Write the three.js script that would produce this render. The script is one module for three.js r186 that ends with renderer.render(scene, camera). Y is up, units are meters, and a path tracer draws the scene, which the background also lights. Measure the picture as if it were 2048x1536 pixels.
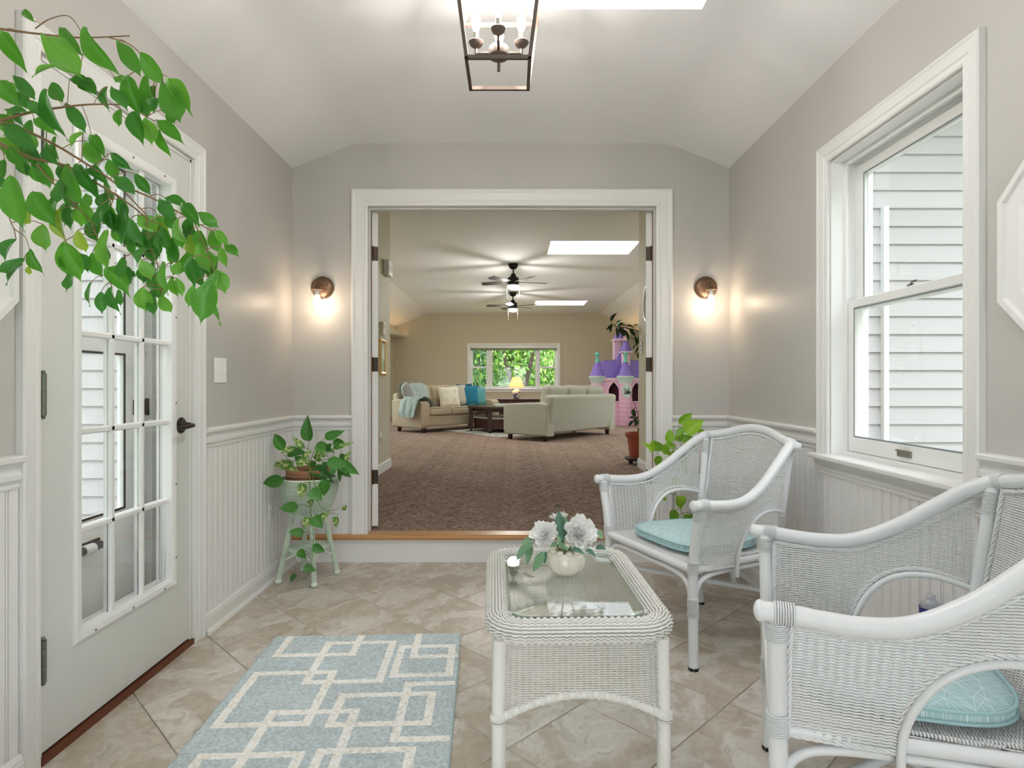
import * as THREE from 'three';
import { mergeGeometries } from 'three/addons/utils/BufferGeometryUtils.js';
import { RoundedBoxGeometry } from 'three/addons/geometries/RoundedBoxGeometry.js';
import { RectAreaLightUniformsLib } from 'three/addons/lights/RectAreaLightUniformsLib.js';

// ------------------------------------------------------------------ camera, sky, exposure
const scene = new THREE.Scene();
const camera = new THREE.PerspectiveCamera(65.24, 4 / 3, 0.05, 200);
camera.position.set(0, 1.10, 0);
camera.lookAt(0, 1.10, -5);
const renderer = new THREE.WebGLRenderer();
renderer.toneMapping = THREE.LinearToneMapping;
renderer.toneMappingExposure = 7.8;
renderer.shadowMap.enabled = true;
RectAreaLightUniformsLib.init();
const LAMP = { lantern: 0.062, sconce: 0.018, fan: 0.75, table: 0.09 };   // candela of each lamp
scene.background = new THREE.Color().setRGB(0.68, 0.705, 0.74);   // even bright overcast sky

// ------------------------------------------------------------------ helpers
const V = (x, y, z) => new THREE.Vector3(x, y, z);
const PI = Math.PI;
let seed = 7;
const rnd = () => { seed = (seed * 1664525 + 1013904223) >>> 0; return seed / 4294967296; };
const rr = (a, b) => a + (b - a) * rnd();
const names = new Map();
function numbered(n) { const k = names.get(n) || 0; names.set(n, k + 1); return k ? n + '_' + String(k).padStart(3, '0') : n; }
const clean = (g) => {
  let q = g.index ? g.toNonIndexed() : g;
  if (!q.attributes.normal) q.computeVertexNormals();
  if (!q.attributes.uv) q.setAttribute('uv', new THREE.BufferAttribute(new Float32Array(q.attributes.position.count * 2), 2));
  for (const k of Object.keys(q.attributes)) if (!['position', 'normal', 'uv'].includes(k)) q.deleteAttribute(k);
  q.morphAttributes = {}; q.clearGroups();
  return q;
};
// every face turned the way its normals point
function turned(g) {
  if (g.userData.turned) return g; g = clean(g); const P = g.attributes.position.array, N = g.attributes.normal.array, U = g.attributes.uv.array;
  for (let i = 0; i < P.length; i += 9) {
    const ax = P[i + 3] - P[i], ay = P[i + 4] - P[i + 1], az = P[i + 5] - P[i + 2], bx_ = P[i + 6] - P[i], by = P[i + 7] - P[i + 1], bz = P[i + 8] - P[i + 2];
    const nx = ay * bz - az * by, ny = az * bx_ - ax * bz, nz = ax * by - ay * bx_;
    if (nx * (N[i] + N[i + 3] + N[i + 6]) + ny * (N[i + 1] + N[i + 4] + N[i + 7]) + nz * (N[i + 2] + N[i + 5] + N[i + 8]) < 0) {
      for (let c = 0; c < 3; c++) { let t = P[i + 3 + c]; P[i + 3 + c] = P[i + 6 + c]; P[i + 6 + c] = t; t = N[i + 3 + c]; N[i + 3 + c] = N[i + 6 + c]; N[i + 6 + c] = t; }
      const u = i / 3 * 2; for (let c = 0; c < 2; c++) { const t = U[u + 2 + c]; U[u + 2 + c] = U[u + 4 + c]; U[u + 4 + c] = t; }
    }
  }
  g.userData.turned = true; return g;
}
const merge = (list) => (list.length === 1 ? list[0] : mergeGeometries(list.map(clean), false));
function put(name, geos, mat, parent = scene) {
  const m = new THREE.Mesh(turned(Array.isArray(geos) ? merge(geos) : geos), mat);
  m.name = parent === scene ? numbered(name) : name;
  parent.add(m);
  return m;
}
function tag(o, label, category, group) { o.userData.label = label; o.userData.category = category; if (group) o.userData.group = group; return o; }
function thing(name, label, category, pos = [0, 0, 0], turn = 0, group) {
  const o = new THREE.Group(); o.name = numbered(name); scene.add(o);
  o.position.set(...pos); o.rotation.y = turn;
  return tag(o, label, category, group);
}
function struct(name, label) { const o = new THREE.Group(); o.name = numbered(name); o.userData.kind = 'structure'; if (label) o.userData.label = label; scene.add(o); return o; }
function structMesh(name, geos, mat, label) { const o = put(name, geos, mat); o.userData.kind = 'structure'; if (label) o.userData.label = label; return o; }
// box from its bounds
function bx(x0, x1, y0, y1, z0, z1) { const g = new THREE.BoxGeometry(Math.abs(x1 - x0), Math.abs(y1 - y0), Math.abs(z1 - z0)); g.translate((x0 + x1) / 2, (y0 + y1) / 2, (z0 + z1) / 2); return g; }
function rb(x0, x1, y0, y1, z0, z1, r = 0.005, s = 2) { const g = new RoundedBoxGeometry(Math.abs(x1 - x0), Math.abs(y1 - y0), Math.abs(z1 - z0), s, r); g.translate((x0 + x1) / 2, (y0 + y1) / 2, (z0 + z1) / 2); return g; }
// uv in metres from the dominant direction of each face
function uvm(g, k = 1, ou = 0, ov = 0) {
  g = clean(g); const p = g.attributes.position, n = g.attributes.normal, uv = g.attributes.uv;
  for (let i = 0; i < p.count; i += 3) {
    let a = 0, b = 0, c = 0; for (let j = 0; j < 3; j++) { a += Math.abs(n.getX(i + j)); b += Math.abs(n.getY(i + j)); c += Math.abs(n.getZ(i + j)); }
    for (let j = i; j < i + 3; j++) {
      const x = p.getX(j), y = p.getY(j), z = p.getZ(j);
      if (b >= a && b >= c) uv.setXY(j, x * k + ou, z * k + ov); else if (a >= c) uv.setXY(j, z * k + ou, y * k + ov); else uv.setXY(j, x * k + ou, y * k + ov);
    }
  }
  return g;
}
// extrusions: shapes drawn in (d, y), (x, y) or (x, d) with d = -z
const shapeOf = (pts, holes = []) => { const s = new THREE.Shape(pts.map((p) => new THREE.Vector2(...p))); for (const h of holes) s.holes.push(new THREE.Path(h.map((p) => new THREE.Vector2(...p)))); return s; };
const BX = (x0) => new THREE.Matrix4().set(0, 0, 1, x0, 0, 1, 0, 0, -1, 0, 0, 0, 0, 0, 0, 1);      // (d,y,w) -> x = x0 + w
const BXm = (x0) => new THREE.Matrix4().set(0, 0, -1, x0, 0, 1, 0, 0, 1, 0, 0, 0, 0, 0, 0, 1);     // (-d,y,w) -> x = x0 - w
const BZ = (z0) => new THREE.Matrix4().set(1, 0, 0, 0, 0, 1, 0, 0, 0, 0, 1, z0, 0, 0, 0, 1);       // (x,y,w) -> z = z0 + w
const BY = (y0) => new THREE.Matrix4().set(1, 0, 0, 0, 0, 0, 1, y0, 0, -1, 0, 0, 0, 0, 0, 1);      // (x,d,w) -> y = y0 + w
function ext(pts, holes, depth, basis, opt = {}) { const g = new THREE.ExtrudeGeometry(shapeOf(pts, holes), { depth, bevelEnabled: false, curveSegments: 6, ...opt }); if (basis) g.applyMatrix4(basis); return g; }
const rect = (u0, u1, v0, v1) => [[u0, v0], [u1, v0], [u1, v1], [u0, v1]];
// moulding swept round a polygon; profile = [[outwards, proud], ...] from the inner edge to the outer one
function frameSweep(pts, closed, profile, basis) {
  const n = pts.length, off = [];
  for (let i = 0; i < n; i++) {
    const a = pts[(i - 1 + n) % n], b = pts[i], c = pts[(i + 1) % n];
    const nm = (p, q) => { const dx = q[0] - p[0], dy = q[1] - p[1], l = Math.hypot(dx, dy); return [dy / l, -dx / l]; };
    const n1 = nm(a, b), n2 = nm(b, c);
    if (!closed && i === 0) off.push(n2); else if (!closed && i === n - 1) off.push(n1);
    else { const k = 1 + n1[0] * n2[0] + n1[1] * n2[1]; off.push([(n1[0] + n2[0]) / k, (n1[1] + n2[1]) / k]); }
  }
  const pos = [], at = (i, j) => [pts[i][0] + off[i][0] * profile[j][0], pts[i][1] + off[i][1] * profile[j][0], profile[j][1]];
  for (let i = 0; i < (closed ? n : n - 1); i++) for (let j = 0; j + 1 < profile.length; j++) {
    const k = (i + 1) % n, a = at(i, j), b = at(k, j), c = at(k, j + 1), d = at(i, j + 1);
    pos.push(...a, ...d, ...c, ...a, ...c, ...b);
  }
  if (!closed) for (const i of [0, n - 1]) for (const f of THREE.ShapeUtils.triangulateShape(profile.map((p) => new THREE.Vector2(...p)), [])) { const t = f.map((j) => at(i, j)); if (i) t.reverse(); pos.push(...t[0], ...t[1], ...t[2]); }
  const g = new THREE.BufferGeometry(); g.setAttribute('position', new THREE.Float32BufferAttribute(pos, 3));
  if (basis) g.applyMatrix4(basis);
  g.computeVertexNormals(); return clean(g);
}
// straight moulding: profile in (proud, y) carried from a to b, proud towards out
function moulding(profile, a, b, out) {
  const pos = [], at = (p, e) => [e.x + out.x * p[0], e.y + p[1], e.z + out.z * p[0]];
  const n = profile.length;
  const dir = b.clone().sub(a), flip = V(out.x, 0, out.z).cross(V(0, 1, 0)).dot(dir) > 0;
  const tri = (p, q, r) => (flip ? pos.push(...p, ...r, ...q) : pos.push(...p, ...q, ...r));
  for (let j = 0; j < n; j++) { const k = (j + 1) % n, A = at(profile[j], a), B = at(profile[j], b), C = at(profile[k], b), D = at(profile[k], a); tri(A, B, C); tri(A, C, D); }
  for (const [i, j, k] of THREE.ShapeUtils.triangulateShape(profile.map((p) => new THREE.Vector2(...p)), [])) { tri(at(profile[i], a), at(profile[j], a), at(profile[k], a)); tri(at(profile[i], b), at(profile[k], b), at(profile[j], b)); }
  const g = new THREE.BufferGeometry(); g.setAttribute('position', new THREE.Float32BufferAttribute(pos, 3)); g.computeVertexNormals(); return clean(g);
}
// round bar along a smooth path; r may be a number or a function of 0..1
function tube(pts, r, { n = 0, sides = 8, closed = false, caps = true, straight = false } = {}) {
  const P = pts.map((p) => (p.isVector3 ? p : V(...p)));
  let C;
  if (straight || P.length === 2) { C = new THREE.CurvePath(); for (let i = 0; i + 1 < P.length; i++) C.add(new THREE.LineCurve3(P[i], P[i + 1])); } else C = new THREE.CatmullRomCurve3(P, closed, 'centripetal');
  const N = n || (P.length === 2 ? 1 : P.length * 5), R = typeof r === 'function' ? r : () => r;
  const pos = [], nor = [], uv = [], idx = [], L = C.getLength();
  let T0 = null, nn = null; const rings = N + 1;
  for (let i = 0; i <= N; i++) {
    const t = i / N, c = (straight || P.length === 2) ? C.getPoint(Math.min(t, 1)) : C.getPoint(t), T = C.getTangent(Math.min(Math.max(t, 1e-4), 1 - 1e-4)).normalize();
    if (!nn) { nn = Math.abs(T.y) < 0.9 ? V(0, 1, 0) : V(1, 0, 0); nn.sub(T.clone().multiplyScalar(nn.dot(T))).normalize(); } else nn.sub(T.clone().multiplyScalar(nn.dot(T))).normalize();
    const bb = T.clone().cross(nn);
    for (let k = 0; k <= sides; k++) {
      const a = k / sides * 2 * PI, q = nn.clone().multiplyScalar(Math.cos(a)).addScaledVector(bb, Math.sin(a));
      pos.push(c.x + q.x * R(t), c.y + q.y * R(t), c.z + q.z * R(t)); nor.push(q.x, q.y, q.z); uv.push(t * L, k / sides);
    }
    if (caps && (i === 0 || i === N)) T0 = T;
  }
  for (let i = 0; i < N; i++) for (let k = 0; k < sides; k++) { const a = i * (sides + 1) + k, b = a + sides + 1; idx.push(a, a + 1, b, b, a + 1, b + 1); }
  if (caps && !closed) for (const e of [0, N]) {
    const t = e / N, c = C.getPoint(t), T = C.getTangent(Math.min(Math.max(t, 1e-4), 1 - 1e-4)).normalize().multiplyScalar(e ? 1 : -1), o = pos.length / 3;
    pos.push(c.x + T.x * R(t) * 0.35, c.y + T.y * R(t) * 0.35, c.z + T.z * R(t) * 0.35); nor.push(T.x, T.y, T.z); uv.push(t * L, 0);
    for (let k = 0; k <= sides; k++) { const s = (e * (sides + 1) + k) * 3; pos.push(pos[s], pos[s + 1], pos[s + 2]); nor.push(...V(nor[s], nor[s + 1], nor[s + 2]).add(T).normalize().toArray()); uv.push(t * L, k / sides); }
    for (let k = 0; k < sides; k++) e ? idx.push(o, o + 1 + k, o + 2 + k) : idx.push(o, o + 2 + k, o + 1 + k);
  }
  const g = new THREE.BufferGeometry();
  g.setAttribute('position', new THREE.Float32BufferAttribute(pos, 3)); g.setAttribute('normal', new THREE.Float32BufferAttribute(nor, 3)); g.setAttribute('uv', new THREE.Float32BufferAttribute(uv, 2)); g.setIndex(idx);
  return clean(g);
}
function lathe(profile, seg = 24, x = 0, y = 0, z = 0) { const g = new THREE.LatheGeometry(profile.map((p) => new THREE.Vector2(...p)), seg); g.translate(x, y, z); return clean(g); }
function cyl(r, h, x, y, z, axis = 'y', seg = 16) { const g = new THREE.CylinderGeometry(r, r, h, seg); if (axis === 'x') g.rotateZ(PI / 2); if (axis === 'z') g.rotateX(PI / 2); g.translate(x, y, z); return clean(g); }
function ball(r, x, y, z, sx = 1, sy = 1, sz = 1, a = 16, b = 10) { const g = new THREE.SphereGeometry(r, a, b); g.scale(sx, sy, sz); g.translate(x, y, z); return clean(g); }
function ringAt(c, dir, R, r, seg = 14, sides = 5) { const g = new THREE.TorusGeometry(R, r, sides, seg); g.applyQuaternion(new THREE.Quaternion().setFromUnitVectors(V(0, 0, 1), dir.clone().normalize())); g.translate(c.x, c.y, c.z); return clean(g); }
// cord bound round a bar between a and b
function binding(a, b, R, r = 0.0022) { const d = b.clone().sub(a), L = d.length(), n = Math.max(2, Math.round(L / (r * 2.1))), o = []; for (let i = 0; i <= n; i++) o.push(ringAt(a.clone().addScaledVector(d, i / n), d, R, r, 12, 4)); return o; }
// two cords twisted round each other along a path
function braid(pts, r, turns = 40, out = []) {
  const C = new THREE.CatmullRomCurve3(pts.map((p) => (p.isVector3 ? p : V(...p))), false, 'centripetal'), L = C.getLength(), n = Math.round(L * turns * 4);
  for (let s = 0; s < 3; s++) {
    const q = []; for (let i = 0; i <= n; i++) { const t = i / n, c = C.getPoint(t), T = C.getTangent(t), a = V(0, 1, 0.01).cross(T).normalize(), b = T.clone().cross(a), w = t * L * turns * PI + s * 2 * PI / 3; q.push(c.addScaledVector(a, Math.cos(w) * r * 0.8).addScaledVector(b, Math.sin(w) * r * 0.8)); }
    out.push(tube(q, r * 0.75, { n, sides: 4, caps: false }));
  }
  return out;
}
// real woven surface: S(s,y) -> [point, normal]; weft strands pass over and under the stakes
function weave({ S, s0, s1, y0, y1, pitch = 0.02, row = 0.006, r = 0.0030, amp = 0.0029, stakeR = 0.0018, inside = () => true, thin = 0.68, sub = 2, up = null }) {
  const pos = [], nor = [], idx = [], K = Math.max(2, Math.round((s1 - s0) / (pitch / 2))), rows = Math.max(1, Math.round((y1 - y0) / row));
  const strand = (list, R) => {
    if (list.length < 2) return; const o = pos.length / 3;
    list.forEach(([p, n, u, k = 1]) => { const q = R * k; for (const [a, b] of [[1, 0], [0, 1], [-1, 0], [0, -1]]) { pos.push(p.x + (n.x * a * 0.8 + u.x * b) * q, p.y + (n.y * a * 0.8 + u.y * b) * q, p.z + (n.z * a * 0.8 + u.z * b) * q); nor.push(n.x * a + u.x * b, n.y * a + u.y * b, n.z * a + u.z * b); } });
    for (let i = 0; i + 1 < list.length; i++) for (let k = 0; k < 4; k++) { const a = o + i * 4 + k, b = o + i * 4 + (k + 1) % 4, c = a + 4, d = b + 4; idx.push(a, b, c, b, d, c); }
  };
  for (let j = 0; j <= rows; j++) {
    const y = y0 + (y1 - y0) * j / rows; let run = [];
    for (let k = 0; k <= K * sub; k++) {
      const s = s0 + (s1 - s0) * k / (K * sub), wv = 0.5 + 0.5 * Math.cos(k / sub * PI);
      if (!inside(s, y)) { strand(run, r); run = []; continue; }
      const [p, n] = S(s, y), off = (1.6 * wv - 0.6) * amp, u = up ? S(s, y + 1e-3)[0].sub(p).normalize() : V(0, 1, 0);
      run.push([p.clone().addScaledVector(n, off), n, u, thin + (1 - thin) * wv]);
    }
    strand(run, r);
  }
  for (let k = 0; k <= K; k += 2) {
    const s = s0 + (s1 - s0) * k / K; let run = []; const M = Math.max(3, Math.round((y1 - y0) / 0.025));
    for (let j = 0; j <= M; j++) {
      const y = y0 + (y1 - y0) * j / M; if (!inside(s, y)) { strand(run, stakeR); run = []; continue; }
      const [p, n] = S(s, y), t = (S(s, y + 1e-3)[0]).sub(p).normalize(); run.push([p, n, t.clone().cross(n)]);
    }
    strand(run, stakeR);
  }
  const g = new THREE.BufferGeometry(); g.setAttribute('position', new THREE.Float32BufferAttribute(pos, 3)); g.setAttribute('normal', new THREE.Float32BufferAttribute(nor, 3)); g.setIndex(idx);
  return clean(g);
}
// blade of a leaf or petal along +y from 0 to 1, half width 0.5 at most, face to +z
function leafGeo(width, { fold = 0.18, droop = 0.12, n = 8, wave = 0.02, cup = 0 } = {}) {
  const pos = [], uv = [], idx = [], m = 4;
  for (let i = 0; i <= n; i++) { const t = i < 3 ? (i / n) * (0.4 + 0.2 * i) : i / n, w = width(t); for (let k = 0; k <= m; k++) { const a = k / m * 2 - 1; pos.push(a * w * 0.5, t, fold * Math.abs(a) * w - droop * t * t + wave * Math.sin(t * 9 + a * 2) * Math.abs(a) + cup * t * t * t); uv.push(k / m, t); } }
  for (let i = 0; i < n; i++) for (let k = 0; k < m; k++) { const a = i * (m + 1) + k, b = a + m + 1; idx.push(a, a + 1, b, b, a + 1, b + 1); }
  const g = new THREE.BufferGeometry(); g.setAttribute('position', new THREE.Float32BufferAttribute(pos, 3)); g.setAttribute('uv', new THREE.Float32BufferAttribute(uv, 2)); g.setIndex(idx); g.computeVertexNormals(); return g;
}
function leafAt(geo, mat, base, tip, width, face, parent, name = 'leaf') {
  const d = tip.clone().sub(base), L = d.length(), y = d.clone().normalize(), z = face.clone().sub(y.clone().multiplyScalar(face.dot(y))).normalize(), x = y.clone().cross(z);
  const m = new THREE.Mesh(geo, mat); m.name = name; m.matrixAutoUpdate = true;
  m.quaternion.setFromRotationMatrix(new THREE.Matrix4().makeBasis(x, y, z)); m.position.copy(base); m.scale.set(width, L, L);
  parent.add(m); return m;
}

// ------------------------------------------------------------------ textures
function hash(x, y, s) { let h = (x * 374761393 + y * 668265263 + s * 974634777) | 0; h = Math.imul(h ^ (h >>> 13), 1274126177); return ((h ^ (h >>> 16)) >>> 0) / 4294967296; }
function vn(x, y, per, s) { const xi = Math.floor(x), yi = Math.floor(y), fx = x - xi, fy = y - yi, u = fx * fx * (3 - 2 * fx), v = fy * fy * (3 - 2 * fy), w = (a) => ((a % per) + per) % per; const a = hash(w(xi), w(yi), s), b = hash(w(xi + 1), w(yi), s), c = hash(w(xi), w(yi + 1), s), d = hash(w(xi + 1), w(yi + 1), s); return a + (b - a) * u + (c - a) * v + (a - b - c + d) * u * v; }
function fbm(x, y, per, oct, s) { let t = 0, a = 0.5, k = 0; for (let o = 0; o < oct; o++) { t += a * vn(x, y, per, s + o); k += a; x *= 2; y *= 2; per *= 2; a *= 0.5; } return t / k; }
function dataTex(n, fn, srgb = true, m = n) {
  const d = new Uint8Array(n * m * 4);
  for (let j = 0; j < m; j++) for (let i = 0; i < n; i++) { const c = fn(i / n, j / m, i, j), o = (j * n + i) * 4; for (let k = 0; k < 3; k++) d[o + k] = Math.max(0, Math.min(255, Array.isArray(c) ? c[k] : c)); d[o + 3] = 255; }
  const t = new THREE.DataTexture(d, n, m); t.wrapS = t.wrapT = THREE.RepeatWrapping; t.magFilter = THREE.LinearFilter; if (srgb) t.colorSpace = THREE.SRGBColorSpace; t.needsUpdate = true; return t;
}
function canvasTex(w, h, draw, srgb = true) { const c = document.createElement('canvas'); c.width = w; c.height = h; draw(c.getContext('2d'), w, h); const t = new THREE.CanvasTexture(c); t.wrapS = t.wrapT = THREE.RepeatWrapping; if (srgb) t.colorSpace = THREE.SRGBColorSpace; return t; }
const mix = (a, b, t) => a.map((v, i) => v + (b[i] - v) * t);
const sm = (a, b, x) => { const t = Math.max(0, Math.min(1, (x - a) / (b - a))); return t * t * (3 - 2 * t); };

const T = {};
T.tile = dataTex(1024, (u, v) => {
  const wx = fbm(u * 5, v * 5, 5, 4, 1) - 0.5, wy = fbm(u * 5, v * 5, 5, 4, 11) - 0.5;
  const a = fbm(u * 8 + wx * 5, v * 8 + wy * 5, 8, 7, 21), b = fbm(u * 20 + wx * 9, v * 34 + wy * 7, 20, 5, 31), c = fbm(u * 4 + wy * 2, v * 4, 4, 3, 41), e = fbm(u * 90, v * 90, 90, 2, 51);
  let col = mix([190, 177, 160], [208, 201, 190], sm(0.38, 0.6, a));
  col = mix(col, [172, 154, 133], 0.5 * sm(0.54, 0.7, b) * sm(0.42, 0.6, c));
  col = mix(col, [226, 222, 215], 0.65 * sm(0.55, 0.66, a) * sm(0.48, 0.6, b));
  col = mix(col, [160, 150, 138], 0.35 * sm(0.62, 0.74, fbm(u * 40 + wx * 14, v * 40 + wy * 10, 40, 4, 66)));
  return col.map((x) => x + (e - 0.5) * 16);
});
T.tileBump = dataTex(512, (u, v) => 110 + 110 * (fbm(u * 10, v * 20, 10, 5, 61) - 0.5), false);
T.carpet = dataTex(1024, (u, v) => {
  const a = fbm(u * 60 + 2 * fbm(u * 30, v * 30, 30, 2, 3), v * 150, 60, 3, 71), b = fbm(u * 200, v * 200, 200, 2, 81), c = fbm(u * 6, v * 6, 6, 3, 91);
  return mix([112, 91, 78], [192, 168, 150], sm(0.3, 0.7, a * 0.65 + b * 0.35)).map((x) => x * (0.94 + 0.12 * c));
});
T.carpetBump = dataTex(512, (u, v) => 255 * fbm(u * 100, v * 120, 100, 2, 76), false);
T.oak = dataTex(512, (u, v) => { const g = fbm(u * 3, v * 60, 3, 4, 12), f = fbm(u * 20, v * 220, 20, 2, 14); return mix([176, 125, 74], [214, 165, 108], g * 0.7 + f * 0.3); });
T.dark = dataTex(256, (u, v) => mix([52, 26, 22], [86, 46, 36], fbm(u * 4, v * 40, 4, 4, 15)));
T.linen = dataTex(256, (u, v, i, j) => { const a = ((i >> 1) + (j >> 1)) % 2, n = fbm(u * 64, v * 64, 64, 2, 16); return 205 + a * 18 + (n - 0.5) * 50; });
T.plaster = dataTex(512, (u, v) => 128 + 110 * (fbm(u * 24, v * 24, 24, 5, 17) - 0.5), false);
T.clap = dataTex(256, (u, v) => { const g = fbm(u * 2, v * 50, 2, 4, 18); return [226 + 12 * g, 226 + 12 * g, 226 + 12 * g]; });
T.leaf = canvasTex(128, 256, (c, w, h) => { c.fillStyle = '#ffffff'; c.fillRect(0, 0, w, h); c.strokeStyle = '#e4f2bd'; c.lineWidth = 5; c.beginPath(); c.moveTo(w / 2, 0); c.lineTo(w / 2, h); c.stroke(); c.lineWidth = 1.6; c.strokeStyle = 'rgba(225,242,190,.6)'; for (let y = 10; y < h; y += 20) for (const s of [-1, 1]) { c.beginPath(); c.moveTo(w / 2, y + 26); c.lineTo(w / 2 + s * 60, y); c.stroke(); } });
T.variegated = canvasTex(128, 256, (c, w, h) => {
  c.fillStyle = '#5c9a34'; c.fillRect(0, 0, w, h); let s = 5; const r = () => { s = (s * 16807) % 2147483647; return s / 2147483647; };
  for (let i = 0; i < 90; i++) { const x = w / 2 + (r() - 0.5) * w * 0.9, y = r() * h; c.fillStyle = r() < 0.55 ? 'rgba(224,228,160,.85)' : 'rgba(60,122,36,.8)'; c.beginPath(); c.ellipse(x, y, 3 + r() * 7, 10 + r() * 26, (x < w / 2 ? -1 : 1) * 0.5, 0, 7); c.fill(); }
  c.strokeStyle = '#cfe29a'; c.lineWidth = 3; c.beginPath(); c.moveTo(w / 2, 0); c.lineTo(w / 2, h); c.stroke();
});

// ------------------------------------------------------------------ materials
const std = (hex, roughness = 0.6, o = {}) => new THREE.MeshStandardMaterial({ color: hex, roughness, ...o });
const phy = (hex, roughness = 0.6, o = {}) => new THREE.MeshPhysicalMaterial({ color: hex, roughness, ...o });
const rep = (t, k) => { const c = t.clone(); c.repeat.set(k, k); c.needsUpdate = true; return c; };
const M = {
  greige: std('#c5c2be', 0.42, { bumpMap: rep(T.plaster, 1.2), bumpScale: 0.0006 }),
  khaki: std('#cbc2ac', 0.6),
  ceiling: std('#f3f3f4', 0.85, { bumpMap: rep(T.plaster, 2), bumpScale: 0.0008 }),
  trim: std('#ebebea', 0.35),
  bead: std('#eeeded', 0.4),
  door: std('#dfe0dd', 0.42),
  vinyl: std('#f1f2f1', 0.3),
  siding: std('#d0cfd1', 0.7, { map: T.clap }),
  tile: std('#ffffff', 0.34, { map: T.tile, bumpMap: T.tileBump, bumpScale: 0.0012 }),
  grout: std('#b9b2a6', 0.9),
  carpet: std('#ffffff', 1, { map: T.carpet, bumpMap: T.carpetBump, bumpScale: 0.006 }),
  oak: std('#ffffff', 0.32, { map: T.oak }),
  threshold: std('#6a3820', 0.5),
  rubber: std('#1d1b1a', 0.7),
  glass: phy('#ffffff', 0.0, { transmission: 1, thickness: 0, ior: 1.5 }),
  sconceGlass: phy('#ffffff', 0.0, { transmission: 1, thickness: 0, ior: 1.75 }),
  tableGlass: phy('#fbfefd', 0.0, { transmission: 1, thickness: 0, ior: 1.52 }),
  bronze: std('#3a2f2a', 0.38, { metalness: 0.7 }),
  sconce: std('#7d6350', 0.36, { metalness: 0.75 }),
  iron: std('#2a2827', 0.45, { metalness: 0.5 }),
  lantern: std('#665a53', 0.45, { metalness: 0.35 }),
  silver: std('#a9a8a2', 0.3, { metalness: 0.9 }),
  hinge: std('#7f857a', 0.32, { metalness: 0.9 }),
  plate: std('#f4f4f2', 0.3),
  cream: std('#e9dfc6', 0.5),
  wicker: std('#e8e9ea', 0.5),
  rattan: std('#e2e4e6', 0.34),
  tableWicker: std('#edece6', 0.5),
  mint: std('#d8e7d7', 0.55),
  aqua: null, pot: std('#a65139', 0.7), soil: std('#3a2a20', 1), basket: std('#9a6f52', 0.8),
  bark: std('#8a6c4e', 0.9), twig: std('#7a7a45', 0.8), vine: std('#6f8a3c', 0.6),
  lawn: std('#5d8a34', 1), dirt: std('#7c7466', 1),
};
M.carpet.map = rep(T.carpet, 0.9); M.carpet.bumpMap = rep(T.carpetBump, 2.2);
const leafMat = (hex, t = 0.3) => phy(hex, 0.42, { map: T.leaf, transmission: t, thickness: 0, side: THREE.DoubleSide });
M.leafs = [leafMat('#58a52e'), leafMat('#66b436'), leafMat('#48952c'), leafMat('#78bf40'), leafMat('#469334')];
M.leafYellow = leafMat('#a4c83a', 0.4);
M.pothos = [leafMat('#3f7f2c', 0.2), leafMat('#4b8f34', 0.2), leafMat('#35702a', 0.2)];
M.variegated = phy('#ffffff', 0.42, { map: T.variegated, transmission: 0.2, thickness: 0, side: THREE.DoubleSide });
M.lime = [leafMat('#86bb2a', 0.3), leafMat('#9ccb34', 0.3), leafMat('#74aa28', 0.3)];
M.darkLeaf = leafMat('#2f4a26', 0.1);

// ------------------------------------------------------------------ the porch room: x -1.36..1.345, d -1.05..3.715 (d = -z)
const XL = -1.36, XR = 1.345, DB = 3.715, DF = -1.05, YW = 2.437, YC = 2.59, FY = 0.176;
// tiled floor, laid diagonally
{
  const floor = struct('floor', 'diagonal beige stone tile floor');
  put('grout_bed', bx(XL - 0.06, XR + 0.06, -0.1, -0.005, -DB - 0.02, -DF + 0.05), M.grout, floor);
  const H = 0.2525, clip = (poly, f) => { const o = []; for (let i = 0; i < poly.length; i++) { const a = poly[i], b = poly[(i + 1) % poly.length], fa = f(a), fb = f(b); if (fa >= 0) o.push(a); if (fa * fb < 0) { const t = fa / (fa - fb); o.push([a[0] + (b[0] - a[0]) * t, a[1] + (b[1] - a[1]) * t]); } } return o; };
  for (let i = -8; i <= 8; i++) for (let j = -14; j <= 12; j++) {
    if ((i + j) & 1) continue;
    const cx = -0.0136 + i * H, cd = 1.811 + (j + 1) * H, h = H - 0.0042;
    let p = [[cx - h, cd], [cx, cd - h], [cx + h, cd], [cx, cd + h]];
    p = clip(p, (q) => q[0] - XL - 0.003); p = clip(p, (q) => XR - 0.003 - q[0]); p = clip(p, (q) => DB - 0.012 - q[1]); p = clip(p, (q) => q[1] - DF);
    if (p.length < 3) continue; let ar = 0; p.forEach((a, k) => { const b = p[(k + 1) % p.length]; ar += a[0] * b[1] - a[1] * b[0]; }); if (Math.abs(ar) < 0.0008) continue;
    const g = ext(p, [], 0.007, BY(-0.0095 + rr(-0.0003, 0.0003)), { bevelEnabled: true, bevelThickness: 0.0025, bevelSize: 0.0016, bevelSegments: 1 });
    const q = uvm(g, 0.8, rnd(), rnd()); if (rnd() < 0.5) { const uv = q.attributes.uv; for (let k = 0; k < uv.count; k++) uv.setXY(k, uv.getY(k), uv.getX(k)); }
    put('tile', q, M.tile, floor);
  }
}
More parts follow.
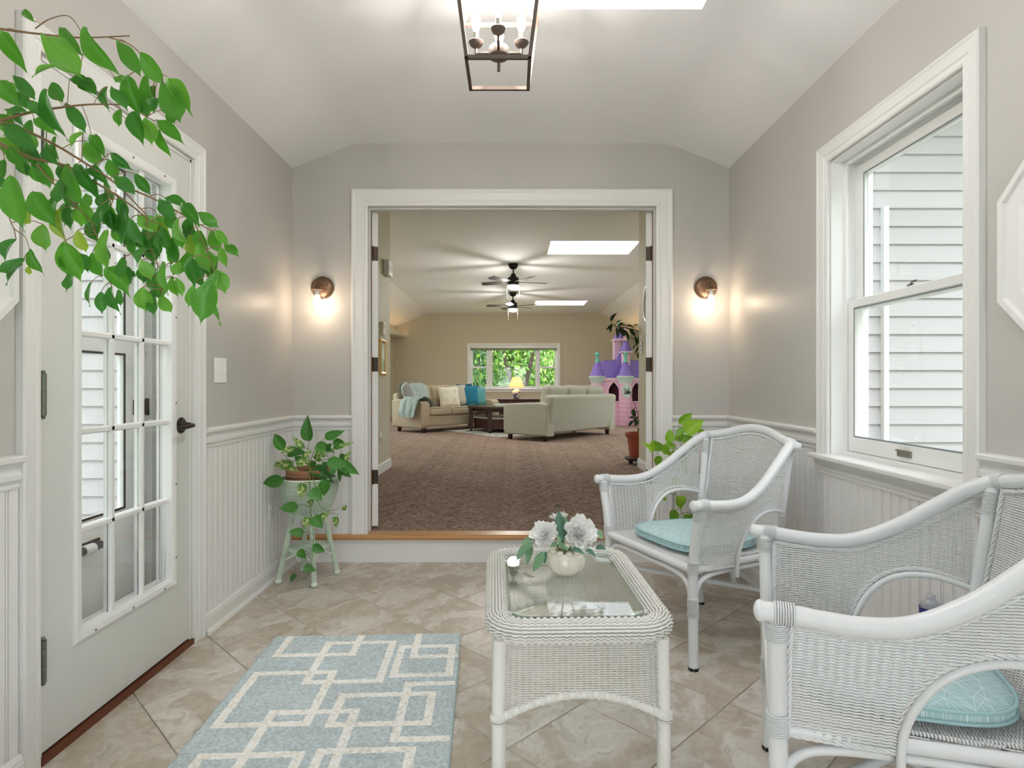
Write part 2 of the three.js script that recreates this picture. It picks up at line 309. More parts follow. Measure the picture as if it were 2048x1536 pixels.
// profiles
const railProfile = [[0, 0.815], [0.012, 0.815], [0.014, 0.822], [0.009, 0.827], [0.009, 0.832], [0.02, 0.84], [0.02, 0.853], [0.014, 0.862], [0.013, 0.872], [0.022, 0.884], [0.033, 0.889], [0.034, 0.9], [0.028, 0.905], [0, 0.906]];
const baseProfile = (h, y0 = 0) => [[0, y0], [0.016, y0], [0.016, y0 + h * 0.72], [0.013, y0 + h * 0.8], [0.013, y0 + h * 0.86], [0.008, y0 + h * 0.95], [0.004, y0 + h], [0, y0 + h]];
const shoe = [[0, 0], [0.03, 0], [0.029, 0.008], [0.024, 0.016], [0.016, 0.02], [0, 0.02]];
const boardGeo = (h) => { const g = ext([[0, 0], [0.05, 0], [0.05, 0.005], [0.0485, 0.009], [0.0125, 0.009], [0.011, 0.0045], [0.0098, 0.0045], [0.009, 0.0078], [0.0072, 0.0094], [0.0046, 0.0094], [0.0026, 0.0078], [0.0018, 0.0045], [0, 0.0045]], [], h); return clean(g); };
// boards against a wall: along runs to the right when facing the wall
function boards(parent, a, along, out, len, y0, y1) {
  const geo = boardGeo(y1 - y0), n = Math.ceil(len / 0.05 - 0.02);
  for (let i = 0; i < n; i++) {
    const m = new THREE.Mesh(geo, M.bead); m.name = 'board'; const w = Math.min(0.05, len - i * 0.05);
    const X = V(...along), Z = V(0, 1, 0), Y = V(...out); const B = new THREE.Matrix4().makeBasis(X, Y, X.clone().cross(Y)); m.quaternion.setFromRotationMatrix(B);
    const up = X.clone().cross(Y).y > 0; m.scale.x = w / 0.05; m.position.set(...a).addScaledVector(X, i * 0.05); m.position.y = up ? y0 : y1; parent.add(m);
  }
}
const casing = [[0.006, 0], [0.006, 0.013], [0.012, 0.016], [0.02, 0.016], [0.023, 0.013], [0.028, 0.013], [0.034, 0.017], [0.062, 0.021], [0.07, 0.025], [0.074, 0.025], [0.078, 0.02], [0.078, 0]];
const octo = (cd, cy, r) => { const o = []; for (let k = 0; k < 8; k++) { const a = PI / 8 + k * PI / 4; o.push([cd + r * Math.cos(a) / Math.cos(PI / 8), cy + r * Math.sin(a) / Math.cos(PI / 8)]); } return o; };

// left wall with the glazed door and an eight-sided window
const DO = { d0: 1.722, d1: 2.545, y1: 2.048 };
const OL = octo(1.297, 1.46, 0.255), OR = octo(1.305, 1.458, 0.255);
const wallLeft = struct('wall_left', 'greige left wall with white beadboard below');
put('plaster', uvm(ext([[DF - 0.12, -0.1], [DO.d0, -0.1], [DO.d0, DO.y1], [DO.d1, DO.y1], [DO.d1, -0.1], [DB, -0.1], [DB, YW + 0.1], [DF - 0.12, YW + 0.1]], [OL], 0.14, BX(XL - 0.14))), M.greige, wallLeft);
boards(wallLeft, [XL, 0, -2.624], [0, 0, -1], [1, 0, 0], DB - 2.624, 0.02, 0.82);
boards(wallLeft, [XL, 0, -DF], [0, 0, -1], [1, 0, 0], 1.643 - DF, 0.02, 0.82);
structMesh('trim_1', moulding(railProfile, V(XL, 0, -2.624), V(XL, 0, -DB), V(1, 0, 0)), M.trim, 'white chair rail right of the glazed door');
structMesh('trim_2', moulding(railProfile, V(XL, 0, -DF), V(XL, 0, -1.643), V(1, 0, 0)), M.trim, 'white chair rail left of the glazed door');
structMesh('baseboard_left', [moulding(baseProfile(0.088), V(XL + 0.009, 0, -2.624), V(XL + 0.009, 0, -DB), V(1, 0, 0)), moulding(shoe, V(XL + 0.009, 0, -2.624), V(XL + 0.009, 0, -DB), V(1, 0, 0)), moulding(baseProfile(0.088), V(XL + 0.009, 0, -DF), V(XL + 0.009, 0, -1.643), V(1, 0, 0)), moulding(shoe, V(XL + 0.009, 0, -DF), V(XL + 0.009, 0, -1.643), V(1, 0, 0))], M.trim);
// right wall with the sash window
const WO = { d0: 1.78, d1: 2.53, y0: 0.80, y1: 2.035 };
const wallRight = struct('wall_right', 'greige right wall with white beadboard below');
put('plaster', uvm(ext(rect(DF - 0.12, DB, -0.1, YW + 0.1), [rect(WO.d0, WO.d1, WO.y0, WO.y1), OR], 0.14, BX(XR))), M.greige, wallRight);
boards(wallRight, [XR, 0, -DB], [0, 0, 1], [-1, 0, 0], DB - 2.62, 0.02, 0.82);
boards(wallRight, [XR, 0, -2.62], [0, 0, 1], [-1, 0, 0], 2.62 - 1.70, 0.02, 0.715);
boards(wallRight, [XR, 0, -1.70], [0, 0, 1], [-1, 0, 0], 1.70 - DF, 0.02, 0.82);
structMesh('trim_3', moulding(railProfile, V(XR, 0, -2.608), V(XR, 0, -DB), V(-1, 0, 0)), M.trim, 'white chair rail left of the sash window');
structMesh('trim_4', moulding(railProfile, V(XR, 0, -DF), V(XR, 0, -1.702), V(-1, 0, 0)), M.trim, 'white chair rail right of the sash window');
structMesh('baseboard_right', [moulding(baseProfile(0.088), V(XR - 0.009, 0, -3.0), V(XR - 0.009, 0, -DB), V(-1, 0, 0)), moulding(shoe, V(XR - 0.009, 0, -3.0), V(XR - 0.009, 0, -DB), V(-1, 0, 0))], M.trim);
// back wall with the double doorway
const OX = 0.895, OY = 2.205;
const wallBack = struct('wall_back', 'greige back wall around the double doorway');
put('plaster', uvm(ext([[XL - 0.14, -0.1], [-OX - 0.02, -0.1], [-OX - 0.02, OY + 0.02], [OX + 0.02, OY + 0.02], [OX + 0.02, -0.1], [XR + 0.14, -0.1], [XR + 0.14, 3.2], [XL - 0.14, 3.2]], [], 0.125, BZ(-DB - 0.125))), M.greige, wallBack);
boards(wallBack, [XL, 0, -DB], [1, 0, 0], [0, 0, 1], -0.99 - XL, 0.172, 0.82);
boards(wallBack, [0.99, 0, -DB], [1, 0, 0], [0, 0, 1], XR - 0.99, 0.172, 0.82);
structMesh('trim_5', moulding(railProfile, V(XL, 0, -DB), V(-0.982, 0, -DB), V(0, 0, 1)), M.trim, 'short white chair rail left of the doorway');
structMesh('trim_6', moulding(railProfile, V(0.982, 0, -DB), V(XR, 0, -DB), V(0, 0, 1)), M.trim, 'short white chair rail right of the doorway');
// step: riser and oak nosing
structMesh('step_riser', bx(XL, XR, -0.05, 0.142, -DB - 0.002, -DB + 0.012), M.trim, 'white painted riser of the single step');
structMesh('step_nosing', uvm(moulding([[-0.16, 0.142], [0.03, 0.142], [0.039, 0.147], [0.043, 0.157], [0.039, 0.168], [0.03, 0.174], [-0.16, 0.174]], V(XL, 0, -DB), V(XR, 0, -DB), V(0, 0, 1)), 1.1), M.oak, 'honey oak nosing board on the step');
// jambs and casing of the doorway
{
  const f = struct('trim_7', 'white casing and jambs of the double doorway');
  const doorCasing = [[-0.004, 0], [-0.004, 0.012], [0.004, 0.015], [0.012, 0.015], [0.016, 0.012], [0.022, 0.012], [0.03, 0.017], [0.07, 0.02], [0.082, 0.026], [0.092, 0.026], [0.097, 0.02], [0.097, 0]];
  put('casing', frameSweep([[-OX, 0.174], [-OX, OY], [OX, OY], [OX, 0.174]].map((p) => [p[0], p[1]]).reverse(), false, doorCasing, BZ(-DB)), M.trim, f);
  for (const s of [-1, 1]) { put('jamb', bx(s * OX, s * (OX + 0.02), 0.174, OY + 0.02, -DB, -DB - 0.128), M.trim, f); put('door_stop', rb(s * OX, s * (OX - 0.004), 0.174, OY, -DB - 0.045, -DB - 0.082, 0.002), M.trim, f); put('weather_strip', bx(s * OX, s * (OX - 0.007), 0.18, OY - 0.005, -DB - 0.083, -DB - 0.0895), std('#8b6238', 0.8), f); }
  put('head_jamb', bx(-OX - 0.02, OX + 0.02, OY, OY + 0.02, -DB, -DB - 0.128), M.trim, f);
  put('door_stop', rb(-OX, OX, OY, OY - 0.011, -DB - 0.045, -DB - 0.082, 0.002), M.trim, f);
}
// front wall behind the camera: glazed double door
{
  const w = struct('wall_front', 'greige wall behind with a glazed double door');
  put('plaster', ext([[XL, -0.1], [XR, -0.1], [XR, YW + 0.2], [XL, YW + 0.2]], [rect(-0.82, 0.82, 0.04, 2.1)], 0.12, BZ(-DF)), M.greige, w);
  const win = struct('window_1', 'glazed double door of the porch front');
  const fr = []; for (const x of [-0.82, -0.06, 0.0, 0.76]) fr.push(bx(x, x + 0.06, 0.04, 2.1, -DF + 0.03, -DF + 0.09)); for (const y of [0.04, 2.03]) fr.push(bx(-0.82, 0.82, y, y + 0.07, -DF + 0.03, -DF + 0.09));
  put('frame', fr, M.vinyl, win);
  for (const [a, b] of [[-0.76, -0.06], [0.06, 0.76]]) put('pane', bx(a, b, 0.11, 2.03, -DF + 0.056, -DF + 0.06), M.glass, win);
}
// ceiling: flat middle, sloping sides, skylight well
const XF = 0.975, SK = { x0: 0.03, x1: 0.755, d0: 1.25, d1: 2.385 };
{
  const c = struct('ceiling', 'white ceiling with sloping sides');
  const XB = XF - 0.1;   // the plaster turns from flat to sloping in a gentle curve
  put('flat_panel', uvm(ext(rect(-XB, XB, DF - 0.05, DB + 0.02), [rect(SK.x0, SK.x1, SK.d0, SK.d1)], 0.12, BY(YC))), M.ceiling, c);
  for (const xw of [XL, XR]) {
    const sg = Math.sign(xw), W = Math.abs(xw), k = (YC - YW) / (W - XF), under = [];
    for (let i = 0; i <= 12; i++) { const x = XB + 0.2 * i / 12, u = i / 12; under.push([x, YC - k * 0.2 * u * u / 2]); }
    under.push([W, YW], [W + 0.14, YW], [W + 0.14, YC + 0.12], [XB, YC + 0.12]);
    const pts = under.map((p) => [p[0] * sg, p[1]]); if (sg < 0) pts.reverse();
    put('sloped_panel', uvm(ext(pts, [], DB + 0.02 - DF + 0.05, BZ(-DB - 0.02))), M.ceiling, c);
  }
  const w = []; const t = 0.03, y0 = YC + 0.12, y1 = YC + 0.42; w.push(bx(SK.x0 - t, SK.x0, y0, y1, -SK.d0 + t, -SK.d1 - t), bx(SK.x1, SK.x1 + t, y0, y1, -SK.d0 + t, -SK.d1 - t), bx(SK.x0 - t, SK.x1 + t, y0, y1, -SK.d0, -SK.d0 + t), bx(SK.x0 - t, SK.x1 + t, y0, y1, -SK.d1 - t, -SK.d1));
  put('skylight_well', w, M.trim, c); put('skylight_pane', bx(SK.x0 - t, SK.x1 + t, y1, y1 + 0.008, -SK.d0 + t, -SK.d1 - t), M.glass, c);
}
// ------------------------------------------------------------------ glazed door in the left wall
{
  const D = struct('door_1', 'pale grey glazed door with fifteen panes'), d0 = 1.736, d1 = 2.531, g0 = 1.857, g1 = 2.425, y0 = 0.288, y1 = 1.923, xf = XL - 0.002;
  put('slab', ext(rect(d0, d1, 0.03, 2.036), [rect(g0 + 0.03, g1 - 0.03, y0 + 0.03, y1 - 0.03)], 0.044, BX(xf - 0.044)), M.door, D);
  const lite = [[-0.034, -0.03], [-0.034, 0.006], [-0.026, 0.01], [-0.01, 0.012], [-0.004, 0.009], [0, 0.006], [0, -0.002]];
  put('glazing_frame', frameSweep(rect(g0, g1, y0, y1), true, lite, BX(xf)), M.vinyl, D);
  put('glazing_frame', frameSweep(rect(g0, g1, y0, y1), true, [[-0.034, 0], [-0.034, 0.008], [0, 0.008], [0, 0]], BX(xf - 0.054)), M.vinyl, D);
  const iw = g1 - g0 - 0.068, ih = y1 - y0 - 0.068, a0 = g0 + 0.034, b0 = y0 + 0.034, pw = iw / 3, ph = ih / 5;
  const barV = (d) => ext([[-0.011, 0], [0.011, 0], [0.011, 0.003], [0.006, 0.011], [-0.006, 0.011], [-0.011, 0.003]], [], ih, new THREE.Matrix4().set(0, 1, 0, xf - 0.016, 0, 0, 1, b0, -1, 0, 0, -d, 0, 0, 0, 1));
  const barH = (y) => ext([[-0.011, 0], [0.011, 0], [0.011, 0.003], [0.006, 0.011], [-0.006, 0.011], [-0.011, 0.003]], [], iw, new THREE.Matrix4().set(0, 1, 0, xf - 0.016, 1, 0, 0, y, 0, 0, 1, -a0 - iw, 0, 0, 0, 1));
  for (let i = 1; i < 3; i++) put('glazing_bar', barV(a0 + i * pw), M.vinyl, D);
  for (let j = 1; j < 5; j++) put('glazing_bar', barH(b0 + j * ph), M.vinyl, D);
  for (let i = 1; i < 3; i++) put('glazing_bar', bx(xf - 0.034, xf - 0.022, b0, b0 + ih, -a0 - i * pw + 0.008, -a0 - i * pw - 0.008), M.vinyl, D);
  for (let j = 1; j < 5; j++) put('glazing_bar', bx(xf - 0.034, xf - 0.022, b0 + j * ph - 0.008, b0 + j * ph + 0.008, -a0, -a0 - iw), M.vinyl, D);
  for (let i = 0; i < 3; i++) for (let j = 0; j < 5; j++) put('pane', bx(xf - 0.022, xf - 0.018, b0 + j * ph, b0 + (j + 1) * ph, -a0 - i * pw, -a0 - (i + 1) * pw), M.glass, D);
  const screw = (d, y) => put('screw_plug', cyl(0.0045, 0.004, xf + 0.011, y, -d, 'x', 8), std('#8f8a84', 0.6), D);
  for (const t of [0.16, 0.5, 0.84]) { screw(g0 + (g1 - g0) * t, y0 + 0.014); screw(g0 + (g1 - g0) * t, y1 - 0.014); }
  for (const t of [0.07, 0.25, 0.45, 0.66, 0.88]) { screw(g1 - 0.012, y0 + (y1 - y0) * t); }
  for (const y of [0.3, 1.07, 1.81]) { const h = []; for (let k = 0; k < 5; k++) h.push(cyl(0.0085, 0.0235, xf + 0.008, y - 0.05 + k * 0.0245, -1.733, 'y', 12)); h.push(bx(xf, xf + 0.003, y - 0.062, y + 0.06, -1.733, -1.748)); h.push(ball(0.006, xf + 0.008, y + 0.064, -1.733), ball(0.006, xf + 0.008, y - 0.066, -1.733)); put('hinge', h, M.hinge, D); }
  const L = new THREE.Group(); L.name = 'lever_handle'; D.add(L);
  put('rose', [lathe([[0, 0], [0.033, 0], [0.033, 0.004], [0.028, 0.009], [0.014, 0.011], [0.011, 0.04], [0, 0.04]], 24).rotateZ(-PI / 2).translate(xf, 0.93, -2.468)], M.bronze, L);
  put('lever', [tube([[xf + 0.036, 0.93, -2.468], [xf + 0.052, 0.93, -2.464], [xf + 0.058, 0.93, -2.44], [xf + 0.056, 0.927, -2.4], [xf + 0.05, 0.924, -2.36]], (t) => 0.0095 - 0.002 * t)], M.bronze, L);
  put('latch_bolt', cyl(0.013, 0.004, xf + 0.001, 1.07, -2.468, 'x', 16), M.door, D);
  put('threshold', [bx(XL - 0.14, XL + 0.012, 0.0, 0.022, -DO.d0, -DO.d1)], M.threshold, D); put('sweep', bx(xf - 0.03, xf - 0.005, 0.018, 0.034, -d0, -d1), M.rubber, D);
  const f = struct('trim_8', 'white casing around the glazed door');
  put('casing', frameSweep([[DO.d0, 0], [DO.d0, DO.y1], [DO.d1, DO.y1], [DO.d1, 0]].reverse(), false, casing, BX(XL)), M.trim, f);
  put('jamb', [bx(XL - 0.14, XL + 0.0, 0, DO.y1, -DO.d0, -DO.d0 - 0.013), bx(XL - 0.14, XL, 0, DO.y1, -DO.d1 + 0.013, -DO.d1), bx(XL - 0.14, XL, DO.y1 - 0.01, DO.y1, -DO.d0, -DO.d1)], M.trim, f);
  // storm door outside it
  const S = struct('door_2', 'white storm door behind the glazed door'), xs = XL - 0.2, q0 = 1.74, q1 = 2.5;
  put('storm_frame', ext(rect(q0, q1, 0.02, 2.03), [rect(q0 + 0.07, q1 - 0.13, 0.61, 1.22), rect(q0 + 0.07, q1 - 0.13, 1.28, 1.94)], 0.03, BX(xs)), M.vinyl, S);
  for (const [a, b] of [[0.61, 1.22], [1.28, 1.94]]) { put('gasket', frameSweep(rect(q0 + 0.07, q1 - 0.13, a, b), true, [[-0.008, 0], [-0.008, 0.004], [0, 0.004], [0, 0]], BX(xs + 0.03)), M.rubber, S); put('pane', bx(xs + 0.012, xs + 0.016, a, b, -q0 - 0.07, -q1 + 0.13), M.glass, S); }
  put('closer', [cyl(0.014, 0.16, xs + 0.055, 0.512, -2.12, 'z'), bx(xs + 0.03, xs + 0.036, 0.492, 0.532, -2.02, -2.22)], M.iron, S); put('closer_collar', cyl(0.018, 0.05, xs + 0.055, 0.512, -2.13, 'z'), M.vinyl, S);
  put('hinge', [bx(xs + 0.03, xs + 0.036, 0.975, 1.035, -2.42, -2.58), cyl(0.009, 0.07, xs + 0.04, 1.005, -2.5, 'y')], M.iron, S);
  put('side_jamb', [bx(xs - 0.01, XL - 0.14, 0, 2.06, -q0, -q0 + 0.03), bx(xs - 0.01, XL - 0.14, 0, 2.06, -q1 - 0.03, -q1)], M.vinyl, S);
}
// eight-sided windows
for (const [n, P, X, B, lab] of [['window_2', OL, XL, BX(XL), 'white octagonal window frame left of the ficus'], ['window_3', OR, XR, BXm(XR), 'white octagonal window frame at the right edge']]) {
  const w = struct(n, lab), Q = X > 0 ? P.map((p) => [-p[0], p[1]]).reverse() : P;
  put('casing', frameSweep(Q, true, [[-0.002, 0], [-0.002, 0.014], [0.012, 0.018], [0.05, 0.018], [0.056, 0.026], [0.072, 0.026], [0.076, 0.018], [0.076, 0]], B), M.trim, w);
  put('inner_frame', frameSweep(Q, true, [[-0.05, -0.14], [-0.05, -0.045], [-0.042, -0.04], [-0.012, -0.04], [-0.006, -0.02], [-0.002, 0.0]], B), M.vinyl, w);
  put('pane', ext(P, [], 0.004, BX(X > 0 ? X + 0.08 : X - 0.084)), M.glass, w);
}
// ------------------------------------------------------------------ sash window in the right wall
{
  const W = struct('window_4', 'white double hung sash window on the right'), X = XR, Q = rect(-WO.d1, -WO.d0, WO.y0, WO.y1);
  put('casing', frameSweep([[-WO.d1, WO.y0], [-WO.d1, WO.y1], [-WO.d0, WO.y1], [-WO.d0, WO.y0]].reverse(), false, casing, BXm(X)), M.trim, W);
  put('jamb_liner', frameSweep(Q, true, [[0, 0.0], [-0.002, -0.0], [-0.002, -0.055], [-0.02, -0.055], [-0.02, -0.062], [-0.006, -0.062], [-0.006, -0.1], [-0.022, -0.1], [-0.022, -0.145], [0, -0.145]].map((p) => [p[0], p[1]]).reverse(), BXm(X)), M.vinyl, W);
  const sash = (n, y0, y1, w, rails) => { const g = new THREE.Group(); g.name = n; W.add(g); const u0 = WO.d0 + 0.02, u1 = WO.d1 - 0.02, st = 0.042; put('sash_frame', [ext(rect(u0, u1, y0, y1), [rect(u0 + st, u1 - st, y0 + rails[0], y1 - rails[1])], 0.034, BX(X + w), { bevelEnabled: true, bevelThickness: 0.003, bevelSize: 0.003, bevelSegments: 1, bevelOffset: -0.003 })], M.vinyl, g); put('pane', bx(X + w + 0.012, X + w + 0.016, y0 + rails[0], y1 - rails[1], -u0 - st, -u1 + st), M.glass, g); put('gasket', frameSweep(rect(-u1 + st, -u0 - st, y0 + rails[0], y1 - rails[1]), true, [[-0.006, -0.001], [-0.004, 0.0005], [0, 0.0005]], BXm(X + w - 0.0035)), std('#8d9294', 0.7), g); return g; };
  sash('upper_sash', 1.41, WO.y1 - 0.02, 0.104, [0.034, 0.045]);
  sash('lower_sash', WO.y0 + 0.02, 1.448, 0.064, [0.062, 0.036]);
  put('sash_pull', [rb(X + 0.052, X + 0.062, 0.838, 0.862, -2.11, -2.18, 0.003), rb(X + 0.046, X + 0.056, 0.858, 0.864, -2.11, -2.18, 0.002)], std('#8f8c80', 0.35, { metalness: 0.8 }), W);
  put('sash_lock', [lathe([[0, 0], [0.016, 0], [0.016, 0.006], [0.01, 0.012], [0, 0.013]], 14, X + 0.09, 1.448, -2.155), tube([[X + 0.09, 1.46, -2.155], [X + 0.075, 1.463, -2.13], [X + 0.07, 1.463, -2.1]], 0.004)], std('#74706a', 0.4, { metalness: 0.8 }), W);
  put('stool', [rb(X - 0.055, X + 0.055, 0.782, 0.803, -1.68, -2.63, 0.006)], M.trim, W);
  put('apron', [moulding([[0, 0.715], [0.012, 0.715], [0.014, 0.722], [0.01, 0.727], [0.016, 0.735], [0.016, 0.748], [0.022, 0.756], [0.034, 0.77], [0.036, 0.782], [0, 0.782]], V(X, 0, -1.702), V(X, 0, -2.608), V(-1, 0, 0))], M.trim, W);
}

// ------------------------------------------------------------------ the long room beyond: x -3.15..3.27, d 6.7..16.2, floor at 0.176
const FX0 = -3.15, FX1 = 3.27, FD = 16.2, HL = -1.363, HR = 1.417, HD = 6.7, FC = 3.0, FS = 2.62;
structMesh('floor_carpet', uvm(bx(FX0 - 0.2, FX1 + 0.2, -0.1, FY, -DB - 0.075, -FD - 0.15), 1), M.carpet, 'brown flecked carpet of the far room');
{
  const c = struct('ceiling_far', 'white ceiling of the far room with skylights');
  const S1 = rect(0.515, 1.705, 7.97, 8.8), S2 = rect(0.54, 1.73, 13.7, 14.5);
  put('flat_panel', uvm(ext(rect(-2.25, 2.35, DB + 0.12, FD + 0.1), [S1, S2], 0.12, BY(FC))), M.ceiling, c);
  put('sloped_panel', uvm(ext([[FX0 - 0.15, FS - 0.03], [-2.25, FC], [-2.25, FC + 0.12], [FX0 - 0.15, FC + 0.12]], [], FD + 0.1 - DB - 0.12, BZ(-FD - 0.1))), M.ceiling, c);
  put('sloped_panel', uvm(ext([[2.35, FC], [FX1 + 0.15, FS - 0.03], [FX1 + 0.15, FC + 0.12], [2.35, FC + 0.12]], [], FD + 0.1 - DB - 0.12, BZ(-FD - 0.1))), M.ceiling, c);
  for (const [x0, x1, d0, d1] of [[0.515, 1.705, 7.97, 8.8], [0.54, 1.73, 13.7, 14.5]]) { const t = 0.03, a = FC + 0.12, b = FC + 0.4; put('skylight_well', [bx(x0 - t, x0, a, b, -d0 + t, -d1 - t), bx(x1, x1 + t, a, b, -d0 + t, -d1 - t), bx(x0, x1, a, b, -d0, -d0 + t), bx(x0, x1, a, b, -d1 - t, -d1)], M.trim, c); put('skylight_pane', bx(x0 - t, x1 + t, b, b + 0.008, -d0 + t, -d1 - t), M.glass, c); }
}
// passage walls, shoulders, side walls, far wall
{
  const l = struct('wall_hall_left', 'khaki passage wall left of the doorway');
  put('plaster', bx(HL - 0.12, HL, FY, FC, -DB - 0.125, -HD), M.khaki, l); put('plaster', bx(FX0, HL - 0.12, FY, FC, -HD + 0.12, -HD), M.khaki, l);
  const r = struct('wall_hall_right', 'khaki passage wall right of the doorway');
  put('plaster', bx(HR, HR + 0.12, FY, FC, -DB - 0.125, -HD), M.khaki, r); put('plaster', bx(HR + 0.12, FX1, FY, FC, -HD + 0.12, -HD), M.khaki, r);
  structMesh('wall_hall_front', [bx(HL, -OX - 0.02, FY, FC, -DB - 0.126, -DB - 0.14), bx(OX + 0.02, HR, FY, FC, -DB - 0.126, -DB - 0.14), bx(-OX - 0.02, OX + 0.02, OY + 0.02, FC, -DB - 0.126, -DB - 0.14)], M.khaki, 'khaki inner face around the doorway');
  structMesh('baseboard_hall_left', [moulding(baseProfile(0.1, FY), V(HL, 0, -DB - 0.14), V(HL, 0, -HD - 0.012), V(1, 0, 0)), moulding(baseProfile(0.1, FY), V(FX0, 0, -HD), V(HL + 0.012, 0, -HD), V(0, 0, -1))], M.trim);
  structMesh('baseboard_hall_right', [moulding(baseProfile(0.1, FY), V(HR, 0, -DB - 0.14), V(HR, 0, -HD - 0.012), V(-1, 0, 0)), moulding(baseProfile(0.1, FY), V(FX1, 0, -HD), V(HR - 0.012, 0, -HD), V(0, 0, -1))], M.trim);
  structMesh('wall_far_left', ext(rect(DB, FD + 0.1, -0.1, FC + 0.05), [rect(7.6, 9.6, 0.5, 2.3), rect(10.6, 12.6, 0.5, 2.3), rect(13.4, 14.8, 0.5, 2.3)], 0.14, BX(FX0 - 0.14)), M.khaki, 'khaki left side wall of the far room');
  structMesh('wall_far_right', ext(rect(DB, FD + 0.1, -0.1, FC + 0.05), [rect(7.6, 9.6, 0.5, 2.3), rect(10.6, 12.6, 0.5, 2.3)], 0.14, BX(FX1)), M.khaki, 'khaki right side wall of the far room');
  const FW = { x0: -1.13, x1: 1.225, y0: 0.965, y1: 2.125 };
  structMesh('wall_far', ext(rect(FX0 - 0.14, FX1 + 0.14, -0.1, FC + 0.1), [rect(FW.x0, FW.x1, FW.y0, FW.y1)], 0.14, BZ(-FD - 0.14)), M.khaki, 'khaki end wall with the triple window');
  structMesh('baseboard_far', [moulding(baseProfile(0.12, FY), V(FX0, 0, -FD), V(FX1, 0, -FD), V(0, 0, 1)), moulding(baseProfile(0.12, FY), V(FX0, 0, -HD), V(FX0, 0, -FD), V(1, 0, 0))], std('#cbbd9c', 0.6));
  const W = struct('window_5', 'triple window in the far wall with garden view');
  put('casing', frameSweep(rect(FW.x0, FW.x1, FW.y0, FW.y1), true, [[0, 0], [0, 0.02], [0.075, 0.028], [0.08, 0.02], [0.08, 0]], BZ(-FD)), M.trim, W);
  put('stool', rb(FW.x0 - 0.1, FW.x1 + 0.1, FW.y0 - 0.02, FW.y0 + 0.01, -FD - 0.05, -FD + 0.06, 0.006), M.trim, W);
  put('frame', [frameSweep(rect(FW.x0, FW.x1, FW.y0, FW.y1), true, [[-0.03, -0.12], [-0.03, -0.03], [0, 0]], BZ(-FD)), bx(-0.655, -0.57, FW.y0, FW.y1, -FD - 0.1, -FD - 0.02), bx(0.675, 0.72, FW.y0, FW.y1, -FD - 0.1, -FD - 0.02)], M.vinyl, W);
  for (const [a, b] of [[-1.1, -0.655], [0.72, 1.195]]) for (const [c, d, z] of [[FW.y0 + 0.03, 1.56, 0.05], [1.53, FW.y1 - 0.03, 0.08]]) { put('sash_frame', ext(rect(a, b, c, d), [rect(a + 0.04, b - 0.04, c + 0.045, d - 0.035)], 0.03, BZ(-FD - z - 0.015)), M.vinyl, W); put('pane', bx(a, b, c, d, -FD - z, -FD - z + 0.004), M.glass, W); }
  put('sash_frame', ext(rect(-0.57, 0.675, FW.y0 + 0.03, FW.y1 - 0.03), [rect(-0.53, 0.635, FW.y0 + 0.075, FW.y1 - 0.07)], 0.03, BZ(-FD - 0.08)), M.vinyl, W); put('pane', bx(-0.55, 0.655, FW.y0 + 0.05, FW.y1 - 0.05, -FD - 0.07, -FD - 0.066), M.glass, W);
  put('sash_lift', bx(-0.98, -0.86, FW.y0 + 0.04, FW.y0 + 0.06, -FD - 0.03, -FD - 0.02), M.iron, W);
  const bl = thing('window_blind', 'raised slat blind bundled under the head of the far triple window', 'blind', [0, 0, -FD - 0.02]);
  put('head_rail', rb(FW.x0 + 0.01, FW.x1 - 0.01, FW.y1 - 0.055, FW.y1 - 0.005, -0.02, 0.03, 0.004), M.plate, bl);
  for (let k = 0; k < 6; k++) put('slat', bx(FW.x0 + 0.02, FW.x1 - 0.02, FW.y1 - 0.062 - k * 0.0055, FW.y1 - 0.059 - k * 0.0055, -0.018, 0.024), std(['#8a8578', '#d9d4c6'][k % 2], 0.6), bl);
  put('bottom_rail', rb(FW.x0 + 0.02, FW.x1 - 0.02, FW.y1 - 0.115, FW.y1 - 0.096, -0.018, 0.024, 0.003), std('#77736b', 0.6), bl);
  // side windows of the far room, out of the photograph's frame, daylight comes in through them
  let n = 6; for (const [X, a, b, B] of [[FX0 - 0.07, 7.6, 9.6], [FX0 - 0.07, 10.6, 12.6], [FX0 - 0.07, 13.4, 14.8], [FX1 + 0.07, 7.6, 9.6], [FX1 + 0.07, 10.6, 12.6]]) { const w = struct('window_' + n++, 'side window of the far room'); put('sash_frame', ext(rect(a, b, 0.5, 2.3), [rect(a + 0.06, (a + b) / 2 - 0.04, 0.56, 2.24), rect((a + b) / 2 + 0.04, b - 0.06, 0.56, 2.24)], 0.05, BX(X - 0.025)), M.vinyl, w); put('pane', bx(X - 0.002, X + 0.002, 0.53, 2.27, -a - 0.03, -b + 0.03), M.glass, w); }
}
// light coves on both side walls
for (const [x, s, lab] of [[FX0, 1, 'left'], [FX1, -1, 'right']]) {
  const t = thing('cove_ledge', `lit cove ledge running along the ${lab} wall of the far room`, 'cove light', [x, 0, 0]);
  put('ledge', [bx(0, s * 0.33, 2.335, 2.36, -HD - 0.05, -FD), bx(s * 0.315, s * 0.33, 2.36, 2.4, -HD - 0.05, -FD)], std('#d9d0bd', 0.6), t);
  put('light_strip', bx(s * 0.27, s * 0.3, 2.362, 2.372, -HD - 0.1, -FD + 0.05), std('#fff0d8', 0.5, { emissive: '#ffd9a0', emissiveIntensity: 0.5 }), t);
  const a = new THREE.RectAreaLight('#ffca8a', 0.25, 0.04, FD - HD - 0.3); a.position.set(s * 0.285, 2.376, -(HD + FD) / 2); a.rotation.x = PI / 2; a.name = 'cove_glow'; t.add(a);
}
